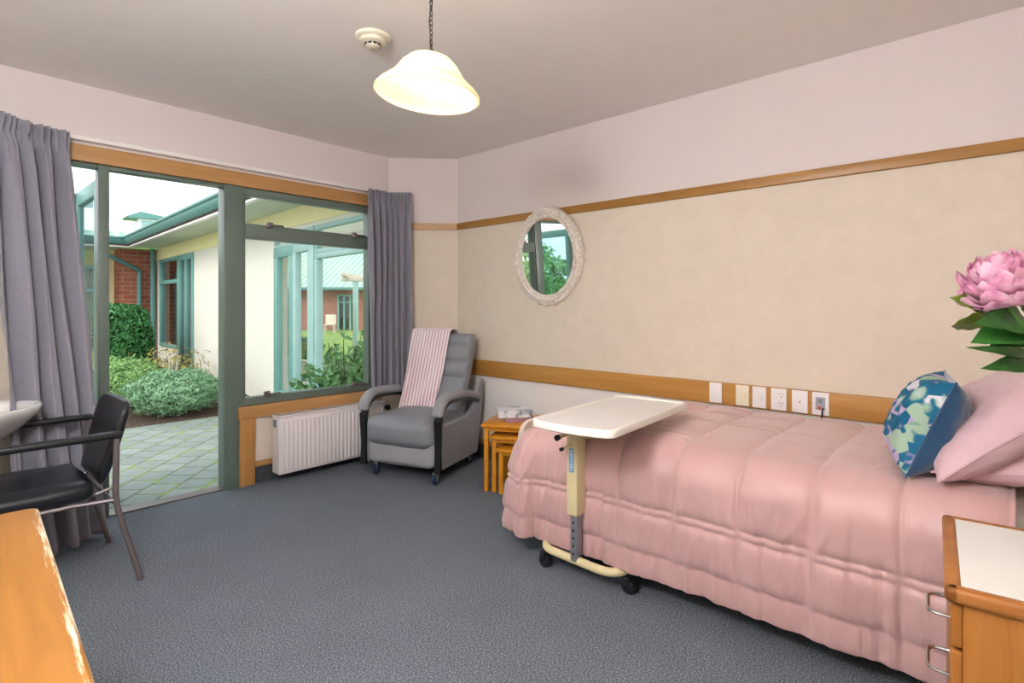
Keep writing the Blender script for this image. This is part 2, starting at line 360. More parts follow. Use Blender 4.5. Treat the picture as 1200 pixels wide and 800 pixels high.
struct(diag(KR, KR2, -.1, H, .12).build('wall_corner', 'wall_c', smooth=False))
struct(diag(KL2, KL, -.1, H, .12).build('wall_sink', 'wall_c', smooth=False))
struct(MB().box(XL-.12, XL, YB, KL2[1]+.02, -.1, H).build('wall_left', 'wall', smooth=False))
struct(MB().box(XL-.12, XR+.12, YB-.12, YB, -.1, H).build('wall_back', 'wall', smooth=False))
wb = MB(); OP = [(.42, 1.51, -.1, 2.06), (1.51, 2.60, .50, 2.06)]
cells(wb, KL[0]-.05, KR[0]+.05, -.1, H, OP, lambda a, b, c, d: wb.box(a, b, YW, YW+.12, c, d))
struct(wb.build('wall_window', 'wall_c', smooth=False))
# picture rails
struct(MB().rbox(XR-.018, XR+.01, YB, KR2[1]+.008, 1.89, 1.945, .004).build('trim_1', 'rail_y'), 'narrow wooden picture rail on the long wall')
struct(diag(KR, KR2, 1.89, 1.945, .022, -.018).build('trim_2', 'wood_x', bevel=.003), 'short wooden picture rail on the angled corner wall')
struct(MB().rbox(XR-.022, XR+.01, YB, 3.28, .672, .798, .004).build('trim_3', 'wood_y'), 'broad honey wood bump rail behind the bed')
# window timber surround
struct(MB().rbox(.36, 2.66, YW-.018, YW+.06, 2.06, 2.155, .004).build('trim_4', 'wood_x'), 'wooden head board above the window and door')
struct(MB().rbox(1.50, 2.66, YW-.03, YW+.05, .462, .545, .004).build('trim_5', 'wood_x'), 'wooden sill under the window')
struct(MB().rbox(1.508, 1.61, YW-.032, YW+.05, 0, .4615, .004).build('trim_6', 'wood_z'), 'short wooden post between door and radiator')
struct(MB().rbox(2.585, 2.66, YW-.018, YW+.05, .5455, 2.0595, .004).build('trim_7', 'wood_z'))
struct(MB().rbox(.37, .43, YW-.018, YW+.06, 0, 2.0595, .004).build('trim_8', 'wood_z'))
struct(MB().rbox(.36, 2.70, YW-.05, YW+.0, 2.172, 2.196, .004).build('trim_9', 'white_paint'), 'white curtain track above the window')
# carpet cove skirting with timber cap
def skirt(nm, p, q):
    o = diag(p, q, 0, .115, .03, -.012).build('baseboard_'+nm, 'carpet_dark', smooth=False); struct(o)
    diag(p, q, .115, .15, .03, -.018).build('cap', 'wood_x', o, bevel=.003)
skirt('window', (KR[0], KR[1]), (1.61, 3.90)) if False else None
def skirt2(nm, p, q):   # direction so that the left side is the wall
    o = diag(p, q, 0, .115, .02, -.012).build('baseboard_'+nm, 'carpet_dark', smooth=False); struct(o)
    diag(p, q, .115, .15, .03, -.018).build('cap', 'wood_x', o, bevel=.003)
skirt2('window', (1.612, 3.90), (2.74, 3.90)); skirt2('corner', KR, KR2); skirt2('right', KR2, (XR, YB)); skirt2('sink', KL2, KL)
skirt2('left', (XL, YB), KL2)

# window_1: teal framed window and the sidelight, door_1: open leaf
w = tag(bpy.data.objects.new('window_1', None), 'teal framed window above the radiator', None, None, 'structure'); col.objects.link(w); w.location = (0, 0, 0)
Y0, Y1 = YW+.0, YW+.075
f = MB()
for b in [(1.512, 2.584, 2.008, 2.058), (1.512, 2.584, .547, .60), (2.535, 2.584, .60, 2.008), (1.541, 1.556, .60, 2.008)]: f.rbox(b[0], b[1], Y0, Y1, b[2], b[3], .003)
f.build('frame', 'teal_dark', w)
MB().rbox(1.556, 2.535, Y0-.004, Y1, 1.708, 1.812, .004).build('transom', 'teal_dark', w)
MB().box(1.556, 2.535, Y0+.035, Y0+.041, 1.812, 2.008).build('upper_pane', 'glass', w, smooth=False)
MB().box(1.556, 2.535, Y0+.035, Y0+.041, .60, 1.708).build('lower_pane', 'glass', w, smooth=False)
for (x, z) in ((1.72, 1.80), (2.40, 1.795), (1.70, .60), (2.40, .595)):
    h = MB(); h.rbox(x-.02, x+.02, Y0-.022, Y0+.002, z-.006, z+.034, .004); h.rbox(x+.0, x+.095, Y0-.030, Y0-.018, z+.008, z+.02, .004)
    h.build('latch', 'dark_metal', w)
struct(MB().rbox(1.414, 1.541, YW-.012, YW+.10, -.02, 2.058, .005).build('trim_10', 'teal_dark'), 'thick teal mullion post between open door and window')
s = tag(bpy.data.objects.new('window_2', None), None, None, None, 'structure'); col.objects.link(s)
f = MB(); f.rbox(.432, .46, Y0, Y1, 0, 2.058, .003); f.rbox(.46, .73, Y0, Y1, 2.036, 2.058, .003); f.rbox(.46, .73, Y0, Y1, 0, .06, .003); f.build('frame', 'teal_dark', s)
MB().box(.46, .73, Y0+.035, Y0+.041, .06, 2.036).build('pane', 'glass', s, smooth=False)
d = tag(bpy.data.objects.new('door_1', None), 'glazed teal door leaf standing open to the patio', None, None, 'structure'); col.objects.link(d); d.location = (.757, YW+.08, 0)
f = MB(); f.rbox(.73-.757, .783-.757, -.085, 0, 0, 2.0575, .004); f.rbox(.783-.757, 1.414-.757, -.08, -.005, 2.036, 2.0575, .003); f.build('frame', 'teal_dark', d)
L = .62; f = MB(); f.rbox(-.022, .022, .004, .06, .03, 1.99, .004); f.rbox(-.022, .022, L-.06, L, .03, 1.99, .004); f.rbox(-.02, .02, .06, L-.06, 1.90, 1.99, .004); f.rbox(-.02, .02, .06, L-.06, .03, .17, .004)
f.build('leaf', 'teal', d); MB().box(-.003, .003, .06, L-.06, .17, 1.90).build('pane', 'glass_tint', d, smooth=False)
MB().rbox(-.075, -.022, L-.05, L-.005, 1.90, 1.98, .006).build('stay', 'teal_dark', d)
h = MB(); h.rbox(-.03, -.02, L-.045, L-.015, .95, 1.13, .004); h.tube([(-.028, L-.03, 1.05), (-.06, L-.03, 1.05), (-.065, L-.14, 1.05)], .008); h.build('door_handle', 'chrome', d)
struct(MB().box(.785, 1.412, YW-.0, YW+.10, -.03, .008).build('trim_11', 'dark_metal', smooth=False), 'metal door threshold')

# ---------------------------------------------------------------- outside
o = struct(MB().prism([(-12, 4.02), (2.95, 4.02), (2.95, 6.75), (1.2, 6.75), (1.0, 14.2), (-12, 14.2)], -.13, -.03, 'z').build('paving', 'pavers', smooth=False), 'mossy grey paving blocks of the patio')
def barkz(x, y): return -.03+.05*max(0, 1-abs(y-9)/2.6)+.10*max(0, (x-2.2)/.75)*(.6 if y > 7.3 else max(0, (y-6.7)/.6)*.6)+.02*noise.noise(Vector((x*4, y*4, 0)))
mb = MB().grid(lambda u, v: ((1.2-.2*v)*(1-u)+(2.98+.36*v)*u, 6.72+v*6.4, max(-.028, barkz((1.2-.2*v)*(1-u)+(2.98+.36*v)*u, 6.72+v*6.4)) if 0 < v < 1 else -.04), 30, 70)
struct(mb.build('garden_bed', 'bark'), 'brown bark mulch garden bed under the shrubs')
struct(MB().box(-60, 80, 12.3, 110, -.2, -.06).box(4.5, 80, -10, 12.3, -.2, -.06).build('lawn', 'lawn', smooth=False), 'green lawn beyond the glazed link')

WX = 2.95
wing = thing('house_wing', 'cream rendered single storey wing with teal gutter and glazed end', 'building', (2.95+1.5*math.sin(R(3.1)), 6+1.5*math.cos(R(3.1)), -.03), R(-3.1))
oy = 7.5; oz = -.03
def wp(x0, x1, y0, y1, z0, z1): return (x0-WX, x1-WX, y0-oy, y1-oy, z0-oz, z1-oz)
holes = [(4.2, 6.61, .12, 2.10), (10.02, 10.94, -.02, 2.14), (10.94, 12.32, .47, 2.14), (8.24, 8.54, 1.17, 2.14)]
mb = MB(); cells(mb, 4.1, 12.65, -.03, 2.38, holes, lambda a, b, c, d: mb.box(*wp(WX, WX+.16, a, b, c, d)))
mb.build('wall', 'cream_wall', wing, smooth=False)
# yellow painted band of the wall under the eave
mb = MB(); cells(mb, 4.1, 12.65, 2.15, 2.36, [], lambda a, b, c, d: mb.box(*wp(WX-.012, WX-.001, a, b, c, d)))
mb.build('upper_band', 'yellow_wall', wing, smooth=False)
mb = MB().box(*wp(2.42, WX-.013, 4.2, 12.1, 2.36, 2.38)); mb.build('soffit', 'soffit', wing, smooth=False)
# gutter: quarter round profile running along the eave and turning the corner
def gut(mb, path, prof):
    n_ = len(prof)
    for (p, dr) in path: mb.v += [(p[0]+dr[0]*a-WX, p[1]+dr[1]*a-oy, z-oz) for a, z in prof]
    for i in range(len(path)-1):
        for k in range(n_): mb.f.append((i*n_+k, i*n_+(k+1) % n_, (i+1)*n_+(k+1) % n_, (i+1)*n_+k))
    mb.f.append(tuple(range(n_))); mb.f.append(tuple((len(path)-1)*n_+k for k in range(n_)))
prof = [(0, 2.385), (-.07, 2.385), (-.11, 2.42), (-.12, 2.47), (-.145, 2.49), (-.145, 2.515), (-.12, 2.515), (0, 2.515)]
path = [((2.42, 4.2), (1, 0)), ((2.42, 12.1), (1, 1)), ((-6, 12.1), (0, 1))]
mb = MB(); gut(mb, path, prof); mb.build('gutter', 'gutter', wing)
mb = MB(); gut(mb, path, [(.03, 2.36), (-.02, 2.36), (-.02, 2.384), (.03, 2.384)]); mb.build('fascia', 'fascia_red', wing, smooth=False)
mb = MB(); gut(mb, path, [(.03, 2.335), (-.03, 2.335), (-.03, 2.358), (.03, 2.358)]); mb.build('eave_trim', 'white_paint', wing, smooth=False)
mb = MB().add([(2.36-WX, 4.2-oy, 2.53), (3.75-WX, 4.2-oy, 2.78), (3.75-WX, 13.6-oy, 2.78), (2.36-WX, 12.1-oy, 2.53)], [(0, 1, 2, 3)])
mb.add([(2.36-WX, 4.2-oy, 2.50), (3.75-WX, 4.2-oy, 2.50), (3.75-WX, 13.6-oy, 2.50), (2.36-WX, 12.1-oy, 2.50)], [(3, 2, 1, 0)])
mb.add([(3.75-WX, 4.2-oy, 2.78), (5.1-WX, 4.2-oy, 2.53), (5.1-WX, 13.6-oy, 2.53), (3.75-WX, 13.6-oy, 2.78)], [(0, 1, 2, 3)])
mb.build('roof', 'roof_x', wing, smooth=False, recalc=False)
MB().box(*wp(WX+.16, 4.5, 4.15, 12.6, 2.36, 2.38)).build('inner_ceiling', 'white_paint', wing, smooth=False)
MB().box(*wp(WX+.16, 4.5, 4.15, 12.6, -.029, .0)).build('inner_floor', 'laminate', wing, smooth=False)
# back side of the link: low wall and posts (open glazing)
mb = MB(); cells(mb, 4.15, 12.6, -.03, 2.36, [(4.2, 6.8, .3, 2.2), (6.9, 9.6, .3, 2.2), (9.7, 12.5, .3, 2.2)], lambda a, b, c, d: mb.box(*wp(4.4, 4.5, a, b, c, d)))
mb.build('rear_wall', 'cream_wall', wing, smooth=False)
# curtained dark room behind the far door and window
MB().box(*wp(3.6, 3.65, 9.7, 12.6, 0, 2.36)).build('inner_wall', 'interior_dark', wing, smooth=False)
MB().box(*wp(WX+.16, 3.6, 9.68, 9.72, 0, 2.36)).build('inner_wall', 'interior_dark', wing, smooth=False)
def sash(parent, name, y0, y1, z0, z1, t=.05, x0=WX-.02, dx=.07, mat='teal', glass='glass', bars=()):
    f = MB()
    for b in [(y0, y1, z1-t, z1), (y0, y1, z0, z0+t), (y0, y0+t, z0+t, z1-t), (y1-t, y1, z0+t, z1-t)]: f.rbox(*wp(x0, x0+dx, *b), .004, 2)
    for b in bars: f.rbox(*wp(x0, x0+dx, *b), .004, 2)
    o = f.build(name, mat, parent); MB().box(*wp(x0+.03, x0+.036, y0+t, y1-t, z0+t, z1-t)).build('pane', glass, o, smooth=False); return o
sash(wing, 'window', 10.95, 12.31, .47, 2.14, .06, bars=[(11.0, 12.26, 1.66, 1.73)])
sash(wing, 'door', 10.03, 10.93, 0, 2.14, .10, bars=[(10.42, 10.54, .09, 2.05), (10.12, 10.84, .09, .25)])
# near glazed end: one big pane with top light and narrow casements
sash(wing, 'window', 4.21, 5.49, .12, 1.80, .055, mat='teal_light')
sash(wing, 'window', 4.21, 5.49, 1.80, 2.10, .045, mat='teal_light')
sash(wing, 'window', 5.58, 6.05, .12, 1.93, .085, mat='teal_light')
sash(wing, 'door', 6.05, 6.60, .12, 1.93, .11, mat='teal')
sash(wing, 'window', 5.58, 6.60, 1.93, 2.10, .04, mat='teal_light')
MB().rbox(*wp(WX-.03, WX+.08, 5.49, 5.58, .12, 2.10), .004).build('mullion', 'teal_light', wing)
# small casement by the post, standing ajar
sash(wing, 'window', 8.26, 8.52, 1.18, 2.13, .04, x0=WX-.03)
def strip_curtain(parent, y0, y1, z0, z1, x=WX+.22):
    mb = MB().grid(lambda u, v: (x+.02*math.sin(u*26)-WX, y0+(y1-y0)*u-oy, z0+(z1-z0)*v-oz), 40, 2); return mb.build('net_curtain', 'sheet', parent)
strip_curtain(wing, 11.05, 11.75, .3, 2.1); strip_curtain(wing, 5.95, 6.12, .1, 1.9, 3.3) if False else None
# downpipes
mb = MB().tube([(2.01-WX, 12.16-oy, 2.42), (2.01-WX, 12.2-oy, 2.26), (2.65-WX, 12.56-oy, 1.97), (2.65-WX, 12.56-oy, 1.84), (2.65-WX, 12.56-oy, .0)], .04, 10); mb.build('downpipe', 'gutter', wing)
mb = MB().tube([(2.87-WX, 12.54-oy, 2.4), (2.87-WX, 12.54-oy, 0)], .045, 10); mb.build('downpipe', 'gutter', wing)

# adjoining block with brick corner and yellow wall
blk = thing('main_house', 'low brick and yellow house block under a green metal roof', 'building', (2.95-1.95*math.cos(R(3.1))+7.36*math.sin(R(3.1)), 6+1.95*math.sin(R(3.1))+7.36*math.cos(R(3.1)), -.03), R(-3.1))
def bp_(x0, x1, y0, y1, z0, z1): return (x0-1, x1-1, y0-12, y1-12, z0+.03, z1+.03)
MB().box(*bp_(2.36, 3.4, 11.29, 11.9, -.03, 2.36)).build('brick_pier', 'brick_ns', blk, smooth=False)
MB().box(*bp_(2.352, 2.359, 11.29, 11.9, -.03, 2.36)).build('brick_return', 'brick_ew', blk, smooth=False)
mb = MB(); cells(mb, -6, 2.36, -.03, 2.36, [(1.30, 2.25, .35, 2.05), (-1.5, .9, .35, 2.05)], lambda a, b, c, d: mb.box(*bp_(a, b, 11.9, 12.05, c, d)))
mb.build('wall', 'yellow_wall', blk, smooth=False)
MB().box(*bp_(-6, 2.36, 12.5, 12.55, 0, 2.36)).build('inner_wall', 'white_paint', blk, smooth=False)
for (x0, x1) in ((1.30, 2.25), (-1.5, .9)):
    f = MB()
    for b in [(x0, x1, 1.98, 2.05), (x0, x1, .35, .42), (x0, x0+.06, .35, 2.05), (x1-.06, x1, .35, 2.05), (x0, x1, 1.52, 1.58), ((x0+x1)/2-.03, (x0+x1)/2+.03, .35, 2.05)]: f.box(*bp_(b[0], b[1], 11.88, 11.94, b[2], b[3]))
    o = f.build('window', 'teal_light', blk, smooth=False); MB().box(*bp_(x0+.06, x1-.06, 11.91, 11.915, .42, 1.98)).build('pane', 'glass', o, smooth=False)
    MB().grid(lambda u, v: (x0+.03+(x1-x0-.06)*u-1, 12.2+.03*math.sin(u*60)-12, .45+1.6*v), 60, 2).build('net_curtain', 'sheet', blk)
MB().box(*bp_(-6, 2.36, 10.74, 11.9, 2.36, 2.38)).build('soffit', 'soffit', blk, smooth=False)
mb = MB().add([(-6-1, 10.65-12, 2.53), (2.3-1, 10.65-12, 2.53), (8-1, 10.65-12+5.7, 2.53), (8-1, 17-12, 3.35), (-6-1, 17-12, 3.35)], [(0, 1, 2, 3, 4)])
mb.build('roof', 'roof_x', blk, smooth=False)
# turret on the roof, about 16 m from the window
tc_ = Matrix.Rotation(R(3.1), 4, 'Z') @ (Vector((4.66, 18.7, 0))-blk.location); TX, TY = tc_.x, tc_.y
MB().rbox(TX-.26, TX+.26, TY-.26, TY+.26, 3.0, 3.80, .01).build('vent_turret', 'white_paint', blk)
MB().rbox(TX-.18, TX+.10, TY-.27, TY-.255, 3.5, 3.74, .004).build('turret_vent', 'teal_light', blk)
MB().prism([(TX-.55, 3.82), (TX-.22, 3.98), (TX+.62, 3.86), (TX+.62, 3.82), (TX-.50, 3.78)], TY-.4, TY+.4, 'y').build('turret_roof', 'gutter', blk, smooth=False)
MB().tube([(TX+.30, TY-.1, 3.0), (TX+.30, TY-.1, 3.8)], .09, 12).build('flue', 'zinc', blk)

# far brick house seen through the glazed link
fr = thing('brick_house', 'distant brick house with pale green corrugated roof across the lawn', 'building', (15.3, 27.8, -.06), R(-47.8))
mb = MB(); cells(mb, -9, 9, 0, 2.3, [(.75, 1.75, 0, 1.95), (-2.6, -1.5, 0, 2.0)], lambda a, b, c, d: mb.box(a, b, 0, .3, c, d)); mb.build('wall', 'brick_far', fr, smooth=False)
MB().box(-9, 9, 3, 3.2, 0, 2.3).build('inner_wall', 'interior_dark', fr, smooth=False)
MB().add([(-10, -.6, 2.28), (10, -.6, 2.28), (10, 7, 5.2), (-10, 7, 5.2)], [(0, 1, 2, 3)]).build('roof', 'roof_far', fr, smooth=False)
MB().rbox(-10, 10, -.75, -.55, 2.18, 2.34, .03).build('gutter', 'gutter', fr)
for (a, b, c, dz) in ((.75, 1.75, 0, 1.95), (-2.6, -1.5, 0, 2.0)):
    f = MB(); k = (b-a)/3
    for i in range(4): f.box(a+k*i-.05, a+k*i+.05, -.03, .1, c, dz)
    f.box(a, b, -.03, .1, dz-.1, dz); f.box(a, b, -.03, .1, dz-.45, dz-.38); o = f.build('window', 'teal', fr, smooth=False); MB().box(a, b, .05, .06, c, dz).build('pane', 'glass', o, smooth=False)
pg = thing('pergola', 'weathered timber pergola on teal posts beyond the glazed link', 'pergola', (7.75, 12.5, -.06), R(-47.8))
for x in (0, 2.6): MB().rbox(x-.06, x+.06, -.06, .06, 0, 1.95, .01).build('post', 'teal_light', pg)
MB().rbox(-.35, 3.2, -.08, .08, 1.95, 2.08, .01).build('beam', 'bone', pg)
for i in range(7): MB().rbox(-.3+i*.55, -.22+i*.55, -.3, 1.2, 2.08, 2.17, .01).build('rafter', 'bone', pg)
pc = thing('patio_chair', 'small pale patio chair on the far lawn before brick house', 'chair', (13.6, 24.2, -.06), R(-40))
MB().rbox(-.25, .25, -.25, .25, .4, .44, .01).build('seat', 'bone', pc); MB().rbox(-.25, .25, .22, .26, .44, .9, .01).build('backrest', 'bone', pc)
for x in (-.22, .22):
    for y in (-.22, .22): MB().rbox(x-.02, x+.02, y-.02, y+.02, 0, .4, .004).build('leg', 'bone', pc)

# shrubs -------------------------------------------------------------
def leaves(mb, pts, size, nrm_out=None, fold=.25, asp=.5, rnd=.9):
    for (p, nr) in pts:
        nr = (nr+Vector((random.gauss(0, 1), random.gauss(0, 1), random.gauss(0, 1)))*rnd*.5).normalized()
        t = nr.orthogonal(); t.rotate(Matrix.Rotation(random.random()*2*PI, 3, nr)); t.normalize(); b = nr.cross(t)
        L = size*random.uniform(.7, 1.25); W = L*asp
        i = len(mb.v); q = p
        mb.v += [tuple(q-t*L*.5), tuple(q+b*W*.5+nr*fold*W), tuple(q+t*L*.5), tuple(q-b*W*.5+nr*fold*W)]
        mb.f += [(i, i+1, i+2), (i, i+2, i+3)]
def mound(name, label, cat, x, y, rx, ry, h, n_, size, mat, seed, power=2.0, lump=.12, stem='bark_brown', zbase=-.02, freq=5, depth=.25):
    rnd = random.getstate(); random.seed(seed); root = thing(name, label, cat, (x, y, zbase)); pts = []
    for _ in range(n_):
        d_ = Vector((random.gauss(0, 1), random.gauss(0, 1), random.gauss(0, .9))).normalized()
        p_ = power; m_ = (abs(d_.x)**p_+abs(d_.y)**p_+abs(d_.z)**p_)**(1/p_); q = d_/m_
        k_ = (1+lump*noise.noise(q*freq*.6+Vector((seed, 0, 0)))*2+lump*.5*noise.noise(q*freq*2))*(1-depth*random.random()**3)
        P_ = Vector((q.x*rx*k_, q.y*ry*k_, h*.52+q.z*h*.5*k_))
        if P_.z < .02: continue
        pts.append((P_, Vector((q.x/rx, q.y/ry, q.z/(h*.5))).normalized()))
    mb = MB(); leaves(mb, pts, size); mb.build('foliage', mat, root, smooth=False, recalc=False)
    # inner twiggy framework
    mb = MB()
    for i in range(26):
        a = random.random()*2*PI; e = random.uniform(.4, .9); pp = [(.04*math.cos(a), .04*math.sin(a), 0), (rx*e*.5*math.cos(a), ry*e*.5*math.sin(a), h*.4), (rx*e*.85*math.cos(a), ry*e*.85*math.sin(a), h*random.uniform(.5, .85))]
        mb.tube(pp, [.014, .008, .004], 5)
    mb.build('branches', stem, root); random.setstate(rnd); return root
mound('rounded_shrub', 'sage green rounded shrub in front, nearest the patio paving', 'shrub', 2.08, 7.22, .47, .46, .50, 15000, .030, 'leaf_sage', 3, lump=.14, freq=9)
mound('rounded_shrub', 'yellower green rounded shrub behind and left of the sage one', 'shrub', 1.72, 8.10, .48, .48, .60, 13000, .030, 'leaf_lime', 5, lump=.13, freq=9)
mound('clipped_hedge', 'tall dark green glossy clipped bush against the brick corner', 'hedge', 2.05, 10.3, .52, .45, 1.25, 9000, .085, 'leaf_dark', 8, power=5, lump=.05)
ac = mound('spreading_shrub', 'low spreading olive and yellow leaved shrub by the cream wall', 'shrub', 2.52, 8.95, .42, .50, .66, 900, .05, 'leaf_autumn', 9, lump=.35, depth=.5)
# leafy climber outside the window
rnd = random.getstate(); random.seed(4); vn = thing('leafy_bush', 'large leafed green bush just outside the window by right curtain', 'shrub', (2.62, 4.42, -.03)); pts = []; mb = MB(); tw = MB()
for i in range(46):
    a = random.random()*2*PI; r_ = random.uniform(.05, .36); hh = random.uniform(.45, 1.18)*(1-.45*max(0, -math.cos(a))*r_/.36)
    tip = Vector((r_*1.15*math.cos(a), r_*.75*math.sin(a), hh)); tw.tube([(0, 0, 0), (tip.x*.4, tip.y*.4, hh*.6), tuple(tip)], [.01, .006, .003], 5)
    for k in range(30):
        u = random.uniform(.35, 1); p_ = Vector((tip.x*u, tip.y*u, hh*u))+Vector((random.gauss(0, .05), random.gauss(0, .04), random.gauss(0, .04)))
        if p_.y < -.36 or p_.x > .3: continue
        pts.append((p_, Vector((p_.x*.4, -.7, .6)).normalized()))
leaves(mb, pts, .085, asp=.6); mb.build('foliage', 'leaf_vine', vn, smooth=False, recalc=False); tw.build('stems', 'bark_brown', vn); random.setstate(rnd)
mound('garden_shrub', 'dark green shrub on the lawn seen through link glazing', 'shrub', 5.5, 11.6, .7, .7, .6, 5000, .07, 'leaf_dark', 21, lump=.2)

for k_, (x, y, h_, lb) in enumerate(((-4.6, 9.2, 2.1, 'tall green bush in the courtyard reflected in the oval mirror'), (-7.2, 8.6, 2.6, 'bigger green bush at the far left end of the courtyard'))):
    mound('courtyard_bush', lb, 'shrub', x, y, 1.1, 1.0, h_, 3500, .16, 'leaf_lime', 40+k_, lump=.25)

# ---------------------------------------------------------------- curtains
def curtain(name, label, top, bot, zt, zb, nf, amp, seed, group=None, topfr=.06):
    def along(pl, u):
        ls = [(Vector(b)-Vector(a)).length for a, b in zip(pl, pl[1:])]; t = u*sum(ls)
        for (a, b), l in zip(zip(pl, pl[1:]), ls):
            if t <= l+1e-9: return Vector(a).lerp(Vector(b), t/l)
            t -= l
        return Vector(pl[-1])
    def P(u, v):      # v: 0 bottom ..1 top
        pt = along(top, u).lerp(along(bot, u), 1-v); p2 = along(top, min(u+.02, 1)).lerp(along(bot, min(u+.02, 1)), 1-v); p1 = along(top, max(u-.02, 0)).lerp(along(bot, max(u-.02, 0)), 1-v)
        d_ = (p2-p1).normalized(); nn = Vector((d_.y, -d_.x)); e = 1-v; z = zb+(zt-zb)*v
        dz = zt-z
        low = min(1, dz/.25); w_ = nf*u+.6*noise.noise(Vector((u*3.1, e*1.4, seed)))
        big = math.sin(2*PI*w_)+.35*math.sin(2*PI*w_*2+1.3)
        pin = math.sin(2*PI*nf*2.6*u+1); ph = math.exp(-((dz-.085)/.03)**2)
        off = amp*(.25+.75*low)*big*(1-.65*ph)*(.75+.5*noise.noise(Vector((u*2.3, e*2, seed+9))))+.013*pin*(1-low)*1.4+.012*noise.noise(Vector((u*9, e*3, seed+5)))*low
        off -= .012*ph; off = max(-.07, min(.11, off))
        sl = .004*math.cos(2*PI*w_)*low
        return (pt.x+nn.x*off+d_.x*sl, pt.y+nn.y*off+d_.y*sl, z)
    o = MB().grid(P, 260, 90).build(name, 'curtain', solid=.003); tag(o, label, 'curtain', group)
    return o
curtain('curtain', 'long grey curtain by the basin, reaching the carpet', [(.24, 3.60), (.40, 3.75), (.585, 3.80)], [(.335, 3.47), (.54, 3.50), (.71, 3.66)], 2.19, .015, 4.6, .062, 3)
curtain('curtain', 'short grey curtain gathered at the right end of window', [(2.47, 3.81), (2.68, 3.80), (2.81, 3.68)], [(2.50, 3.81), (2.68, 3.79), (2.82, 3.665)], 2.185, .545, 6.4, .044, 8)

# ---------------------------------------------------------------- radiator
rd = thing('radiator', 'white ribbed panel radiator under the window', 'radiator', (2.15, 3.80, .06))
MB().rbox(-.43, .44, -.055, .055, 0, .40, .008).build('body', 'radiator', rd)
mb = MB()
for i in range(26):
    x = -.40+i*.0325
    mb.rbox(x-.010, x+.010, -.063, -.050, .02, .365, .006, 2)
mb.build('front_ribs', 'radiator', rd)
mb = MB().rbox(-.435, .445, -.06, .06, .40, .408, .003)
mb.build('top_grille', 'radiator', rd)
mb = MB()
for i in range(40): mb.box(-.42+i*.0215, -.410+i*.0215, -.035, .035, .408, .4105)
mb.build('grille_slots', 'zinc', rd)
mb = MB().tube([(.44, 0, .34), (.50, 0, .34)], .012).tube([(.49, 0, .34), (.52, -.01, .34)], .022, 14); mb.build('valve', 'black_plastic', rd)
MB().tube([(.48, 0, .34), (.48, 0, -.055)], .008).build('pipe', 'white_paint', rd)
MB().rbox(-.44, -.43, -.02, .02, .33, .38, .003).build('vent_plug', 'zinc', rd)
MB().box(-.3, -.26, .055, .085, .05, .35).build('bracket', 'zinc', rd); MB().box(.26, .3, .055, .085, .05, .35).build('bracket', 'zinc', rd)

# ---------------------------------------------------------------- recliner
rc = thing('recliner_armchair', 'grey leather recliner armchair on castors beside the radiator', 'armchair', (2.671, 3.315, 0), R(-71.6))
def soft(x0, x1, y0, y1, z0, z1, r=.05, bul=.02, seed=0, mat=None):
    bm = bmesh.new(); bmesh.ops.create_cube(bm, size=1); bmesh.ops.subdivide_edges(bm, edges=bm.edges[:], cuts=14, use_grid_fill=True)
    c_ = Vector(((x0+x1)/2, (y0+y1)/2, (z0+z1)/2)); hs = Vector(((x1-x0)/2, (y1-y0)/2, (z1-z0)/2))
    for v in bm.verts:
        q = v.co*2; inner = Vector([max(-1, min(1, q[i]))*(hs[i]-r) for i in range(3)]); full = Vector([q[i]*hs[i] for i in range(3)])
        dd = full-inner; onf = [abs(abs(q[i])-1) < 1e-4 for i in range(3)]
        base = Vector([max(-(hs[i]-r), min(hs[i]-r, full[i])) for i in range(3)]); off = full-base
        if off.length > 1e-6: off = off.normalized()*r
        pp = base+off
        for i in range(3):
            if onf[i]:
                j, k_ = (i+1) % 3, (i+2) % 3; pp[i] += math.copysign(1, q[i])*bul*(1-q[j]**2)*(1-q[k_]**2)
        pp += Vector((noise.noise(pp*9+Vector((seed, 0, 0))), noise.noise(pp*9+Vector((0, seed, 3))), noise.noise(pp*9+Vector((5, 1, seed)))))*.004
        v.co = c_+pp
    bm.verts.index_update(); mb = MB(); mb.add([v.co[:] for v in bm.verts], [[v.index for v in f.verts] for f in bm.faces], mat); bm.free(); return mb
soft(-.275, .275, -.36, -.10, .10, .30, .04, .012, 1).build('footrest_panel', 'leather_pale', rc, angle=180)
soft(-.275, .275, -.40, .16, .235, .44, .065, .03, 2).build('seat_cushion', 'leather', rc, angle=180)
for sx in (-1, 1):
    poly = [(-.33, .09), (.24, .09), (.33, .5), (.34, .66), (.27, .66), (.17, .46), (.08, .41), (-.33, .40)]
    MB().prism([(a, b) for a, b in poly], sx*.285, sx*.325, 'x').build('side_panel', 'leather_side', rc, bevel=.012)
MB().box(-.27, .27, -.28, .2, .085, .25).build('base_frame', 'black_plastic', rc, smooth=False)
# reclined back with horizontal rolls
def back_pt(w_, s_, front=True): pass
bm_ = MB(); ya, za, yb, zb_ = .09, .40, .30, 1.01; dv = Vector((0, yb-ya, zb_-za)); LL = dv.length; dv.normalize(); nv = Vector((0, -dv.z, dv.y))
def backf(u, v):       # u around section (0..1), v up
    a = u*2*PI; sv = v*LL; x = .275*math.copysign(abs(math.cos(a))**.28, math.cos(a))*(1-.04*max(0, v-.85)/.15); t = math.copysign(abs(math.sin(a))**.45, math.sin(a))
    roll = abs(math.sin(PI*(sv-.03)/.128)); rr = roll**.5 if sv > .2 else 1
    th = (.045+.034*rr) if t > 0 else .05
    if v > .93: th *= max(.35, 1-((v-.93)/.07)**2*.65)
    if v < .03: th *= .6
    p_ = Vector((x, ya, za))+dv*sv+nv*t*th
    return tuple(p_)
bm_.grid(backf, 64, 110, cu=True); nv_ = 111
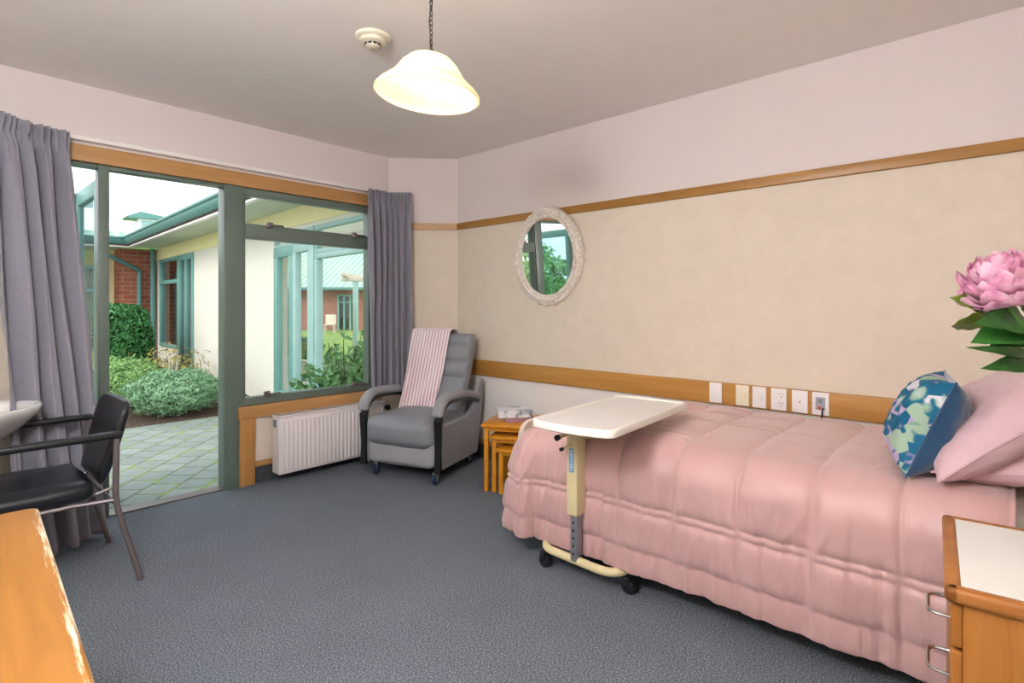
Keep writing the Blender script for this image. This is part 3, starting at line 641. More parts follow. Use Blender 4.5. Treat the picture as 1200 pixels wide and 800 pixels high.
bm_.f.append(tuple(i*nv_ for i in range(64))); bm_.f.append(tuple(i*nv_+110 for i in range(63, -1, -1)))
bm_.build('backrest', 'leather', rc, angle=70)
soft(-.262, .262, .03, .15, .38, .49, .05, .01, 5).build('lumbar_cushion', 'leather', rc, angle=180)
for sx in (-1, 1):
    pts = []; 
    for i in range(25):
        t = i/24
        if t < .45: a = t/.45*PI/2; y, z = -.20-.15*math.cos(a), .455+.125*math.sin(a)
        else: k_ = (t-.45)/.55; y, z = -.20+.42*k_, .58-.01*k_-.05*k_**3
        pts.append((y, z))
    def armf(u, v, sx=sx, pts=pts):
        i = v*24; j = min(int(i), 23); fr_ = i-j; y = pts[j][0]*(1-fr_)+pts[j+1][0]*fr_; z = pts[j][1]*(1-fr_)+pts[j+1][1]*fr_
        dy, dz = pts[j+1][0]-pts[j][0], pts[j+1][1]-pts[j][1]; l_ = math.hypot(dy, dz); ny, nz = -dz/l_, dy/l_
        a = u*2*PI; e = .55 if v in (0, 1) else 1
        return (sx*.318+.043*math.copysign(abs(math.cos(a))**.7, math.cos(a))*e, y+ny*.030*math.sin(a)*e, z+nz*.030*math.sin(a)*e+.014)
    mb = MB().grid(armf, 20, 48, cu=True); w_ = 49; mb.f += [tuple(i*w_ for i in range(20)), tuple(i*w_+48 for i in range(19, -1, -1))]
    mb.build('armrest', 'leather_side', rc, angle=60)
    # black rail under the arm and down the front post
    rail = [(-.345, .075), (-.345, .45)]+[(p[0]+.012, p[1]-.022) for p in pts]
    def railf(u, v, sx=sx, rail=rail):
        i = v*(len(rail)-1); j = min(int(i), len(rail)-2); fr_ = i-j; y = rail[j][0]*(1-fr_)+rail[j+1][0]*fr_; z = rail[j][1]*(1-fr_)+rail[j+1][1]*fr_
        dy, dz = rail[j+1][0]-rail[j][0], rail[j+1][1]-rail[j][1]; l_ = math.hypot(dy, dz); ny, nz = -dz/l_, dy/l_
        cx_, cy_ = [(-.026, -.014), (.026, -.014), (.026, .014), (-.026, .014)][int(round(u*4)) % 4]
        return (sx*.318+cx_, y+ny*cy_, z+nz*cy_)
    mb = MB().grid(railf, 4, 26, cu=True); w_ = 27; mb.f += [tuple(i*w_ for i in range(4)), tuple(i*w_+26 for i in range(3, -1, -1))]
    mb.build('arm_frame', 'black_plastic', rc, bevel=.004, angle=35)
def castor(parent, x, y, z0=0, r=.03, mat='black_plastic', hub='zinc', top=.09, w=.022):
    o = MB().tube([(x-w/2, y, z0+r), (x-w/2+.003, y, z0+r), (x+w/2-.003, y, z0+r), (x+w/2, y, z0+r)], [r*.8, r, r, r*.8], 18).build('castor', mat, parent)
    mb = MB().rbox(x-w/2-.006, x+w/2+.006, y-.012, y+.02, z0+r*1.1, z0+r*2+.012, .006); mb.tube([(x, y, z0+r*2), (x, y, z0+top)], .007, 8); mb.tube([(x-w/2-.004, y, z0+r), (x+w/2+.004, y, z0+r)], r*.35, 12); mb.build('fork', hub, o)
for x, y in ((-.24, -.30), (.295, -.345), (-.26, .2), (.26, .2)): castor(rc, x, y, 0, .037, 'blue_rubber', 'chrome', .095)
# throw
MBt = MB(); Wt = .36; ths = []
def throwf(u, v):
    x = -.262+Wt*u+(.010*math.sin(v*7)) ; Lf = .62; Lt = .12; Lb = .30; tot = Lf+Lt+Lb; s_ = v*tot
    rib = .0065*abs(math.sin(PI*13*u))+.0015*math.sin(s_*260)
    x += -.045*max(0, 1-s_/Lf)*(u-.1) + .0
    if s_ < Lf: q = Vector((0, ya, za))+dv*(LL-.02-Lf+s_)+nv*(.092+rib)
    elif s_ < Lf+Lt:
        a = (s_-Lf)/Lt*PI; q = Vector((0, ya, za))+dv*(LL-.02+(.055+rib)*math.sin(a))+nv*((.092+rib)*math.cos(a) if a < PI/2 else (.072+rib)*math.cos(a))
    else: q = Vector((0, ya, za))+dv*(LL-.02-(s_-Lf-Lt))-nv*(.072+rib)
    return (x, q.y, q.z)
MBt.grid(throwf, 156, 200)
n = NT('throw_stripe'); at = n.coord('Object'); sp = n.new('ShaderNodeSeparateXYZ'); n.l.new(at, sp.inputs[0])
mm = n.new('ShaderNodeMath', operation='MULTIPLY'); n.l.new(sp.outputs[0], mm.inputs[0]); mm.inputs[1].default_value = 2*PI*13/Wt
sn = n.new('ShaderNodeMath', operation='SINE'); ad = n.new('ShaderNodeMath', operation='ADD'); n.l.new(mm.outputs[0], ad.inputs[0]); ad.inputs[1].default_value = .262*2*PI*13/Wt-PI/2
n.l.new(ad.outputs[0], sn.inputs[0]); mr = n.new('ShaderNodeMapRange'); mr.inputs['From Min'].default_value = -1; n.l.new(sn.outputs[0], mr.inputs['Value'])
n.base(n.ramp(mr.outputs[0], [(.2, '#d0a6b1'), (.55, '#f3e8e9')])); n.bump(n.noise(at, 150, 3), .6, .004); n.b.inputs['Sheen Weight'].default_value = .4; M['throw_stripe'] = n.p(.95, .1)
th = MBt.build('throw_blanket', 'throw_stripe', solid=.006, angle=180)
th.matrix_world = Matrix.Translation((2.671, 3.315, 0)) @ Matrix.Rotation(R(-71.6), 4, 'Z'); tag(th, 'pink and white ribbed throw draped over the recliner back', 'blanket')

# ---------------------------------------------------------------- nest of tables
NTp = (2.553, 2.598); NR = math.atan2(.19, .38)
gN = 'nested side tables between recliner and bed'
def nest(label, ox, oyy, Lx, Ly, h, group=None):
    # local: x away from camera, y negative towards bed; origin at the front left corner
    r_ = thing('side_table', label, 'table', (NTp[0]+ox*math.cos(NR)-oyy*math.sin(NR), NTp[1]+ox*math.sin(NR)+oyy*math.cos(NR), 0), NR, gN)
    MB().rbox(0, Lx, -Ly, 0, h-.022, h, .006).build('tabletop', 'nest_wood', r_)
    e = .018; lw = .03
    for (x, y) in ((e, -e-lw), (e, -Ly+e), (Lx-e-lw, -e-lw), (Lx-e-lw, -Ly+e)): MB().rbox(x, x+lw, y, y+lw, 0, h-.022, .003).build('leg', 'nest_wood', r_)
    a = MB().box(e+.006, e+.024, -Ly+e+lw, -e-lw, h-.055, h-.022) if Ly < .49 and False else MB()
    a.box(e+lw, Lx-e-lw, -e-.024, -e-.008, h-.06, h-.022); a.box(e+lw, Lx-e-lw, -Ly+e+.008, -Ly+e+.024, h-.06, h-.022); a.box(Lx-e-.024, Lx-e-.008, -Ly+e+lw, -e-lw, h-.05, h-.022)
    a.box(e+.004, e+.022, -Ly+e+lw, -e-lw, h-.045, h-.022); a.build('apron', 'nest_wood', r_, smooth=False)
nest('tallest of the orange wood nested tables, with books on it', 0, 0, .42, .50, .45)
nest('middle sized orange wood table tucked under the tallest one', .0, -.055, .34, .39, .375)
nest('smallest orange wood table tucked lowest in the nest', -.03, -.112, .27, .276, .30)
def nl(x, y): return (NTp[0]+x*math.cos(NR)-y*math.sin(NR), NTp[1]+x*math.sin(NR)+y*math.cos(NR))
def book(label, x, y, z, L_, W_, t_, rz, cov, spine=None):
    cx, cy = nl(x, y); b = thing('book', label, 'book', (cx, cy, z), rz, 'books on the nested tables')
    MB().box(-L_/2+.004, L_/2-.004, -W_/2+.004, W_/2-.002, .003, t_-.003).build('pages', 'paper', b, smooth=False)
    c_ = MB().box(-L_/2, L_/2, -W_/2, W_/2, 0, .003).box(-L_/2, L_/2, -W_/2, W_/2, t_-.003, t_).box(-L_/2, L_/2, -W_/2, -W_/2+.003, .003, t_-.003); c_.build('cover', cov, b, smooth=False)
book('mauve paperback lying flat under the bigger book', .20, -.20, .4502, .19, .13, .032, R(-30), 'book_mauve')
book('thick pale book with grey picture, on top of mauve paperback', .19, -.18, .4825, .23, .17, .045, R(-42), 'book_print')

# ---------------------------------------------------------------- bed
bed = thing('bed', 'single bed with cream foot panel under pink duvet', 'bed', (2.62, .8, 0))
def bx(x0, x1, y0, y1, z0, z1): return (x0-2.62, x1-2.62, y0-.8, y1-.8, z0, z1)
MB().rbox(*bx(2.16, 3.08, -.2, 1.80, .40, .62), .04, 3).build('mattress', 'sheet', bed)
MB().rbox(*bx(2.18, 3.06, -.22, 1.84, .30, .40), .01).build('bed_base', 'black_plastic', bed)
# rounded foot panel
pr = []; x0, x1, z1, rr = 2.20, 3.08, .615, .09
for i in range(9): a = PI-i*PI/16; pr.append((x0+rr+rr*math.cos(a)-2.62, z1-rr+rr*math.sin(a)))
for i in range(9): a = PI/2-i*PI/16; pr.append((x1-rr+rr*math.cos(a)-2.62, z1-rr+rr*math.sin(a)))
pr += [(x1-2.62, .18), (x0-2.62, .18)]
MB().prism(pr, 1.925-.8, 1.953-.8, 'y').build('foot_panel', 'foot_panel', bed, bevel=.003)
pr2 = [(a, b+(.28 if b > .3 else 0)) for a, b in pr]
MB().prism(pr2, -.30-.8, -.27-.8, 'y').build('head_panel', 'foot_panel', bed, bevel=.003)
MB().rbox(*bx(2.25, 3.0, 1.84, 1.925, .30, .36), .005).build('end_rail', 'black_plastic', bed); MB().rbox(*bx(2.25, 3.0, -.27, -.22, .30, .36), .005).build('end_rail', 'black_plastic', bed)
for x, y in ((2.26, 1.80), (3.0, 1.80), (2.26, -.1), (3.0, -.1)):
    MB().rbox(*bx(x-.02, x+.02, y-.02, y+.02, .10, .30), .004).build('leg', 'black_plastic', bed); castor(bed, x-2.62, y-.8, 0, .045, 'black_plastic', 'zinc', .11, .03)

# duvet: draped quilted cloth
x0d, y1d, rd_, ztop = 2.21, 1.72, .14, .654
SA = [-.625, -.53, -.365, -.335, .06, .36, .64, .92]
def seam_d(v, arr): return min(abs(v-s_) for s_ in arr)
SB = [.245+.25*k for k in range(-2, 7)]
def ridge(x): return 1-abs(2*(x-math.floor(x))-1)
def duvet(u, v):
    a = -.63+u*(.63+.89); b = -.02+v*(y1d+.02+.63)        # a across from the near hem; b along the bed
    y = min(b, y1d); s_ = max(0, -a); t = max(0, b-y1d)
    if s_ > 0 and t > 0:
        m = max(s_, t); ang = PI/4*(t/s_) if s_ >= t else PI/2-PI/4*(s_/t)
    else: m = s_+t; ang = 0 if s_ > 0 else PI/2
    dr = Vector((-math.cos(ang), math.sin(ang), 0)); arc = rd_*PI/2
    if m < arc: ph = m/rd_; hor = rd_*math.sin(ph); z = ztop-rd_*(1-math.cos(ph))
    else: ph = PI/2; hor = rd_+(.02+(.05 if t > 0 else 0)*min(1, t/.2))*(m-arc); z = ztop-rd_-(m-arc)
    nn = dr*math.sin(ph)+Vector((0, 0, math.cos(ph)))
    base = Vector((x0d if a < 0 else x0d+a, y, 0))+dr*hor; base.z = z
    corner = s_ > 0 and t > 0
    if corner: base += dr*(.06*math.sin(2*ang)*min(1, m/.3))
    ca = -m if m > 0 else a
    per = (b if b < y1d else y1d+ .9*t) if not (t > 0 and s_ < t) else (y1d+1.4+a)
    if corner: per = y1d+ang*.35
    d1 = seam_d(ca, SA)
    if t > 0 and s_ == 0: d2 = seam_d(a, [0.03, .30, .60, .9])
    elif corner: d2 = min(abs(ang-.25), abs(ang-1.4))*.3
    else: d2 = seam_d(y, SB)
    pf = 1-math.exp(-(d1/.016)); pg_ = 1-math.exp(-(d2/.018))
    if ca > 0: pf = .6+.4*pf
    puff = .019*pf*pg_*(1 if m < .53 else .35)
    side = min(1, max(0, (m-.08)/.15)); low = min(1, m/.6)
    # sharp gathers running down the side, strongest next to the lengthwise seams
    g1 = noise.noise(Vector((per*11, ca*1.6, 7.3))); g2 = noise.noise(Vector((per*30, ca*2.2, 1.7)))
    puck = (.013*(1-abs(g1)*2.4)*0+.012*g1+.010*math.exp(-(d1/.08)**2)*g2+.004*g2)*side
    cr = noise.noise(Vector((per*6+ca*2.5, ca*3, 12))); puck += .010*max(0, 1-abs(cr)*9)*side*max(0, noise.noise(Vector((per*3, ca*3, 20)))+.25)
    fold = side*low*(.003*math.sin(per*2*PI/.37+.6)+.004*noise.noise(Vector((per*3, 0, 3))))
    if corner or (t > 0 and s_ == 0): fold += side*low*.022*math.sin((per if not corner else ang*.35)*24)
    wr = .006*noise.noise(Vector((base.x*4, base.y*4, 2)))+.0035*noise.noise(Vector((base.x*16, base.y*7, 4)))
    cr2 = noise.noise(Vector((base.x*5, base.y*3, 31))); wr += .004*max(0, 1-abs(cr2)*12)*(m == 0)
    off = puff+puck+fold+wr
    if m == 0: base.z += .010*math.sin(min(1, a/.88)*PI)
    if m == 0 and a > .84: base.z -= (a-.84)*1.2
    if y > 1.40: base.z -= .045*((y-1.40)/.36)**2*max(0, 1-m/.5)
    p_ = base+nn*off
    p_.x = min(p_.x, 3.125); p_.z = max(p_.z, .02)
    return tuple(p_)
dv_ = MB().grid(duvet, 210, 380).build('duvet', 'duvet', solid=.006, angle=180); tag(dv_, 'pale pink quilted satin duvet spread over the bed', 'duvet')

# pillows --------------------------------------------------------------
def pillow(w_, h_, t_, seed=0, corner=.16, mbs=2, wr=.012):
    """two sides: front (normal +Z) and back; local x width, y height"""
    def side(sg):
        def fn(u, v):
            a, b = u*2-1, v*2-1
            e = (1-abs(a)**2.6)*(1-abs(b)**2.6); e = max(0, e)**.48
            k1 = 1-corner*.5*(1-b*b)**1*abs(a)**3*.55; k2 = 1-corner*.5*(1-a*a)*abs(b)**3*.55
            x = a*w_/2*(1-.10*(1-b*b)*abs(a)**4); y = b*h_/2*(1-.10*(1-a*a)*abs(b)**4)
            q = Vector((a*2.2, b*2.2, seed)); w2 = wr*(noise.noise(q*1.3)+.6*noise.noise(q*3))*e
            # radiating creases from corners
            return (x, y, sg*(t_/2*e)+w2)
        return fn
    return side
def make_pillow(name, label, loc, rot, w_, h_, t_, mf, mbk, seed, cat):
    r_ = thing(name, label, cat, loc); r_.rotation_euler = rot; s_ = pillow(w_, h_, t_, seed)
    if mf == mbk:
        b = MB().grid(s_(1), 56, 56).grid(s_(-1), 56, 56, flip=True)
        o = b.build('cover', mf, r_, angle=180, recalc=False)
    else:
        MB().grid(s_(1), 56, 56).build('front_face', mf, r_, angle=180, recalc=False); MB().grid(s_(-1), 56, 56, flip=True).build('back_face', mbk, r_, angle=180, recalc=False)
    pts = [(x*w_/2*(1-.10*(1-y*y)*abs(x)**4), y*h_/2*(1-.10*(1-x*x)*abs(y)**4), 0) for x, y in [(-1+i*.1, -1) for i in range(20)]+[(1, -1+i*.1) for i in range(20)]+[(1-i*.1, 1) for i in range(20)]+[(-1, 1-i*.1) for i in range(20)]]
    MB().tube(pts, .0035, 6, closed=True).build('piping', mbk, r_)
    return r_
def face(nrm, up=(0, 0, 1), roll=0):
    z = Vector(nrm).normalized(); x = Vector(up).cross(z).normalized(); y = z.cross(x); m = Matrix((x, y, z)).transposed(); return (m @ Matrix.Rotation(roll, 3, 'Z')).to_euler()
PIL = [
 ('cushion', 'blue velvet cushion with leafy print front leaning on pink pillow', (2.37, .205, .840), face((-.12, .88, .36), roll=R(0)), .40, .34, .20, 'leaf_print', 'velvet_blue', 2, 'cushion'),
 ('pillow', 'upper plump pink pillow leaning behind the blue cushion', (2.50, .05, .845), face((-.12, .62, .75)), .72, .46, .19, 'pillow_pink', 'pillow_pink', 5, 'pillow'),
 ('pillow', 'lower pink pillow lying flat on the white sheet', (2.56, -.04, .730), face((0, .12, 1)), .72, .44, .14, 'pillow_pink', 'pillow_pink', 9, 'pillow'),
]
for p in PIL: make_pillow(*p)

# ---------------------------------------------------------------- overbed tray table
tt = thing('overbed_table', 'cream overbed table on castors reaching over the foot of the bed', 'table', (2.02, 1.44, 0), 0)
a43 = R(4.3); ctr = (2.105-2.02, 1.288-1.44)
tray_pts = []
hx, hy, rc_ = .385, .19, .035
for (cx, cy, a0) in ((hx-rc_, hy-rc_, 0), (-hx+rc_, hy-rc_, 90), (-hx+rc_, -hy+rc_, 180), (hx-rc_, -hy+rc_, 270)):
    for i in range(7): a = R(a0+i*15); tray_pts.append((cx+rc_*math.cos(a), cy+rc_*math.sin(a)))
def bow(p): x, y = p; return (x-(.03*(1-(y/hy)**2) if x < -hx*.8 else 0), y)
def rotp(p): x, y = bow(p); return (ctr[0]+x*math.cos(a43)-y*math.sin(a43), ctr[1]+x*math.sin(a43)+y*math.cos(a43))
# densify short sides
dense = []
for i, p in enumerate(tray_pts):
    q = tray_pts[(i+1) % len(tray_pts)]; nseg = 8 if math.dist(p, q) > .1 else 1
    for k in range(nseg): dense.append((p[0]+(q[0]-p[0])*k/nseg, p[1]+(q[1]-p[1])*k/nseg))
def ring(sc): return [rotp((p[0]*(1-sc/hx), p[1]*(1-sc/hy))) for p in dense]
mb = MB(); nn_ = len(dense); rings = [(0.012, .742), (0, .748), (0, .772), (.004, .777), (.012, .777), (.018, .768)]
for sc, z in rings: mb.v += [(x, y, z) for x, y in ring(sc)]
for i in range(len(rings)-1):
    for k in range(nn_): mb.f.append((i*nn_+k, i*nn_+(k+1) % nn_, (i+1)*nn_+(k+1) % nn_, (i+1)*nn_+k))
mb.f.append(tuple(range(nn_-1, -1, -1))); tp = mb.build('tray_rim', 'tray_edge', tt, angle=50)
mb = MB(); mb.prism(ring(.0185), .745, .7695, 'z'); mb.build('tray_surface', 'tray', tt, smooth=False)
MB().rbox(-.036, .036, -.028, .028, .30, .735, .005).build('outer_column', 'cream_metal', tt)
MB().rbox(-.022, .022, -.017, .017, .09, .31, .003).build('inner_column', 'zinc', tt)
for i in range(5):
    MB().tube([(-.0225, 0, .125+.035*i), (-.0205, 0, .125+.035*i)], .006, 10).tube([(0, .0165, .125+.035*i), (0, .0185, .125+.035*i)], .006, 10).build('adjuster_hole', 'black_plastic', tt)
MB().prism([(-.03, .742), (-.03, .66), (.06, .61), (.08, .61), (.27, .742)], -.155, -.032, 'y').build('bracket', 'cream_metal', tt, bevel=.003) if False else None
MB().prism([(-.034, .742), (.034, .70), (-.034, .56)], .0, .0, 'y') if False else None
br = [(.036, .745), (.036, .635), (.075, .628), (.26, .745)]; mb = MB().prism(br, -.030, -.024, 'y'); mb.prism(br, .024, .030, 'y')
mb.box(-.03, .03, -.20, .05, .733, .745); mb.box(-.08, .40, -.17, -.11, .733, .745); mb.build('bracket', 'cream_metal', tt, bevel=.002)
for (z, l_, rr_) in ((.676, .085, .011), (.620, .055, .007)):
    o = MB().tube([(-.03, 0, z), (-.036-l_, .01, z-.012)], rr_, 12).build('lever', 'cream_metal', tt); MB().tube([(-.034-l_, .01, z-.012), (-.036-l_-.012, .0105, z-.014)], rr_*1.2, 12).build('grip', 'black_plastic', o)
mb = MB().rbox(-.0385, -.036, -.012, .012, .495, .60, .001); lb = mb.build('label_plate', 'blue_label', tt)
# base: C shaped tube
def fil(pts, r_, n=6):
    out = [Vector(pts[0])]
    for a, b, c in zip(pts, pts[1:], pts[2:]):
        a, b, c = Vector(a), Vector(b), Vector(c); d1, d2 = (a-b).normalized(), (c-b).normalized(); p1, p2 = b+d1*r_, b+d2*r_
        for i in range(n+1): t = i/n; out.append(p1.lerp(b, t).lerp(b.lerp(p2, t), t))
    out.append(Vector(pts[-1])); return out
MB().tube(fil([(.60, .24, .09), (.005, .22, .09), (-.01, -.21, .09), (.60, -.26, .09)], .10, 8), .019, 12).build('base_tube', 'cream_metal', tt)
for x, y in ((.01, .185), (.06, -.235), (.58, .24), (.58, -.26)): castor(tt, x, y, 0, .031, 'black_plastic', 'black_plastic', .075, .034)
# text on the blue label
def text(parent, body, size, loc, rot, mat, name='lettering', ext=.0006, sx=1):
    cu = bpy.data.curves.new(name, 'FONT'); cu.body = body; cu.size = size; cu.extrude = ext; cu.align_x = 'CENTER'; cu.align_y = 'CENTER'
    o = bpy.data.objects.new(name, cu); col.objects.link(o); dg = bpy.context.evaluated_depsgraph_get(); me = bpy.data.meshes.new_from_object(o.evaluated_get(dg)); bpy.data.objects.remove(o)
    me.materials.clear(); me.materials.append(M[mat]); q = bpy.data.objects.new(name, me); col.objects.link(q); q.parent = parent; q.location = loc; q.rotation_euler = rot; q.scale = (sx, 1, 1); return q
mt = Matrix(((0, 0, -1), (-1, 0, 0), (0, 1, 0)))   # local x -> -Y world, y -> Z, normal -X
rotm = (mt @ Matrix.Rotation(R(-90), 3, 'Z')).to_euler()
text(tt, 'DENYERS', .024, (-.0390, .0, .5475), rotm, 'plate_white', ext=.0003, sx=.95)

# ---------------------------------------------------------------- visitor chair by the basin
vc = thing('visitor_chair', 'black vinyl visitor chair with armrests and dark metal legs', 'chair', (.36, 3.16, 0), 0)
def cp(x, y, z): return (x-.36, y-3.16, z)
sb = soft(.02-.36, .54-.36, 2.93-3.16, 3.40-3.16, .395, .475, .035, .012, 4)
sb.build('seat', 'black_vinyl', vc, angle=180)
def backr(u, v):
    a = u*2*PI; s_ = v; yy = .235*math.copysign(abs(math.cos(a))**.45, math.cos(a))*(.80+.20*math.sin(min(1, v*1.3+.1)*PI/2))*(1 if v < .85 else 1-.22*((v-.85)/.15)**2)
    t = math.copysign(abs(math.sin(a))**.6, math.sin(a)); e = math.sqrt(max(.02, 1-(2*v-1)**8))
    x = .585+.035*math.sin(v*1.2)+.065*v-.0*t+.028*t*e - .05*(1-(yy/.24)**2)*-.4
    return cp(x-.02, 3.195+yy, .44+v*.36)
mb = MB().grid(backr, 40, 40, cu=True); w_ = 41; mb.f += [tuple(i*w_ for i in range(40)), tuple(i*w_+40 for i in range(39, -1, -1))]; mb.build('backrest', 'black_vinyl', vc, angle=80)
for y, yy in ((2.905, 2.94), (3.485, 3.45)):
    MB().tube(fil([cp(.61, y, .665), cp(.605, y, .38), cp(.70, y, .0)], .05), .0125, 12).build('leg', 'dark_metal', vc)
    MB().tube(fil([cp(.02, y, .655), cp(-.05, y, .60), cp(.03, y, .38), cp(-.06, y, .0)], .05), .0125, 12).build('leg', 'dark_metal', vc)
    MB().rbox(*[q for pr_ in ((-.06-.36, .63-.36), (y-.024-3.16, y+.024-3.16), (.655, .685)) for q in pr_], .012).build('armrest', 'black_plastic', vc)
    MB().tube([cp(.60, y, .385), cp(.45, yy, .385), cp(.03, yy, .385)], .009, 8).build('seat_rail', 'dark_metal', vc)
    yb = y+(.09 if y < 3.1 else -.09)
    MB().tube([cp(.50, yb, .39), cp(.625, yb, .42), cp(.63, yb, .60)], .009, 8).build('back_support', 'dark_metal', vc)
MB().tube([cp(.60, 2.905, .375), cp(.60, 3.485, .375)], .009, 8).build('crossbar', 'dark_metal', vc); MB().tube([cp(.05, 2.905, .375), cp(.05, 3.485, .375)], .009, 8).build('crossbar', 'dark_metal', vc)

# ---------------------------------------------------------------- basin on the angled wall
wd = Vector((1, 1, 0)).normalized(); wn = Vector((1, -1, 0)).normalized()
bc = Vector((KL[0], KL[1], 0))-wd*.43
bs = thing('wash_basin', 'white ceramic wash basin on the tiled angled wall', 'sink', tuple(bc), R(45))   # local x along wall, -y into the room
def outl(t, sx, sy, dy): # D shaped outline
    a = t*2*PI; return (sx*math.copysign(abs(math.cos(a))**.8, math.cos(a)), dy+sy*math.copysign(abs(math.sin(a))**.8, math.sin(a)))
rings = [(.10, .08, -.14, .56), (.17, .13, -.18, .60), (.235, .19, -.215, .675), (.265, .225, -.235, .735), (.275, .235, -.24, .765), (.27, .23, -.24, .775), (.255, .215, -.24, .774), (.235, .17, -.265, .755), (.20, .14, -.265, .69), (.12, .09, -.26, .645), (.02, .02, -.26, .64)]
mb = MB(); N = 48
for sx, sy, dy, z in rings: mb.v += [(*outl(k/N, sx, sy, dy), z) for k in range(N)]
for i in range(len(rings)-1):
    for k in range(N): mb.f.append((i*N+k, i*N+(k+1) % N, (i+1)*N+(k+1) % N, (i+1)*N+k))
mb.f += [tuple(range(N-1, -1, -1)), tuple((len(rings)-1)*N+k for k in range(N))]
mb.build('bowl', 'ceramic', bs, angle=60)
MB().rbox(-.2, .2, -.05, 0, .60, .775, .02).build('wall_ledge', 'ceramic', bs)
MB().tube(fil([(0, -.16, .58), (0, -.16, .44), (0, -.06, .40), (0, -.06, .50), (0, .0, .50)], .04), .02, 12).build('waste_trap', 'white_paint', bs)
MB().tube([(0, -.08, .77), (0, -.08, .87), (0, -.11, .89), (0, -.18, .87)], .011, 12).tube([(-.03, -.08, .87), (.03, -.08, .87)], .012, 12).build('mixer_tap', 'chrome', bs)
tl = diag(KL2, KL, .12+.04, 1.232, .009, -.008).build('tile_splashback', 'tiles', smooth=False); struct(tl, 'cream tiled splashback behind the basin')
mc = thing('mirror_cabinet', 'white cabinet on the wall above the basin tiles', 'cabinet', tuple(bc+Vector((0, 0, 1.235))), R(45))
MB().rbox(-.38, .395, -.05, -.001, 0, .62, .004).build('body', 'white_paint', mc); MB().rbox(-.36, .37, -.056, -.05, .02, .6, .002).build('door', 'mirror', mc)
pl = thing('switch_plate', 'cream wall plate with oval button on the tiles by curtain', 'switch', tuple(bc+wd*.31+wn*.008+Vector((0, 0, .985))), R(45))
MB().rbox(-.058, .058, -.012, 0, -.058, .058, .004).build('plate', 'plate_cream', pl); MB().lathe([(0.001, .0), (.02, .0), (.022, .006), (.001, .009)], 20, T(0, -.012, 0, R(90))).build('button', 'plate_white', pl)

# ---------------------------------------------------------------- desk in the near left corner
dk = thing('desk', 'scuffed honey wood desk in the near left corner', 'desk', (.221, 1.85, 0), -R(3.1))
pr = [(-.60, .72), (-.004, .72), (.0, .716), (.0, .694), (-.006, .688), (-.60, .688)]
# top with rounded edges and corner
tpts = []
rC = .022
for i in range(7): a = R(90-i*15); tpts.append((-rC+rC*math.cos(a), -rC+rC*math.sin(a)))
tpts += [(0, -1.15), (-.60, -1.15), (-.60, 0)]
MB().prism(tpts, .688, .72, 'z').build('desktop', 'desk_wood', dk, bevel=.006)
MB().rbox(-.58, -.03, -.06, -.035, 0, .688, .003).rbox(-.58, -.03, -1.12, -1.095, 0, .688, .003).build('end_panel', 'cab_wood', dk)
MB().rbox(-.56, -.54, -1.095, -.06, .3, .688, .003).build('modesty_panel', 'cab_wood', dk)
for i in range(2):
    z = .55-i*.16; o = MB().rbox(-.06, -.035, -.50, -.07, z, z+.13, .004).build('drawer', 'cab_wood', dk)
    MB().tube([(-.036, -.33, z+.065), (-.01, -.32, z+.065), (-.01, -.25, z+.065), (-.036, -.24, z+.065)], .005, 8).build('drawer_handle', 'chrome', o)

# ---------------------------------------------------------------- bedside cabinet
cb = thing('bedside_cabinet', 'wooden bedside cabinet with white top and wire handles', 'cabinet', (1.70, -.12, 0), R(4.4))
zt = .66; x0, x1, y0, y1 = -.255, .25, -.24, .235
MB().rbox(x0+.02, x1-.02, y0, y1-.03, .06, zt-.03, .003).build('carcass', 'cab_wood', cb)
MB().box(x0+.04, x1-.04, y0+.02, y1-.06, 0, .06).build('plinth', 'black_plastic', cb, smooth=False)
f = MB(); f.rbox(x0, x0+.03, y0, y1, zt-.032, zt, .01); f.rbox(x1-.03, x1, y0, y1, zt-.032, zt, .01); f.rbox(x0, x1, y1-.03, y1, zt-.032, zt, .01); f.rbox(x0, x1, y0, y0+.02, zt-.032, zt, .008)
f.build('top_edging', 'cab_edge', cb); MB().box(x0+.028, x1-.028, y0+.018, y1-.028, zt-.028, zt-.0012).build('top_surface', 'laminate', cb, smooth=False)
for i, (a, b) in enumerate(((.53, .62), (.385, .522), (.08, .377))):
    o = MB().rbox(x0+.022, x1-.022, y1-.03, y1-.010, a, b, .004).build('drawer', 'cab_wood', cb)
    zc = (a+b)/2+.008; MB().tube(fil([(-.215, y1-.011, zc), (-.215, y1+.028, zc), (-.115, y1+.028, zc), (-.115, y1-.011, zc)], .024), .004, 8).build('drawer_handle', 'chrome', o)

# vase with peony
vs = thing('glass_vase', 'clear glass vase on the bedside cabinet at right edge', 'vase', (1.735, -.115, .66))
MB().lathe([(.0, .0), (.045, .0), (.055, .01), (.055, .12), (.05, .24), (.053, .26), (.050, .26), (.047, .24), (.051, .12), (.05, .02), (.0, .015)], 32, cap=False).build('body', 'glass_tint', vs)
po = thing('peony_stem', 'large pink peony with dark green leaves in glass vase', 'flower', (1.735, -.115, .685))
fc = Vector((1.71, .0, 1.272))-Vector(po.location)
MB().tube([(0, 0, 0), (.005, .01, .3), (fc.x*.6, fc.y*.6, .48), (fc.x, fc.y, fc.z-.04)], [.005, .005, .0045, .005], 8).build('stem', 'stem_green', po)
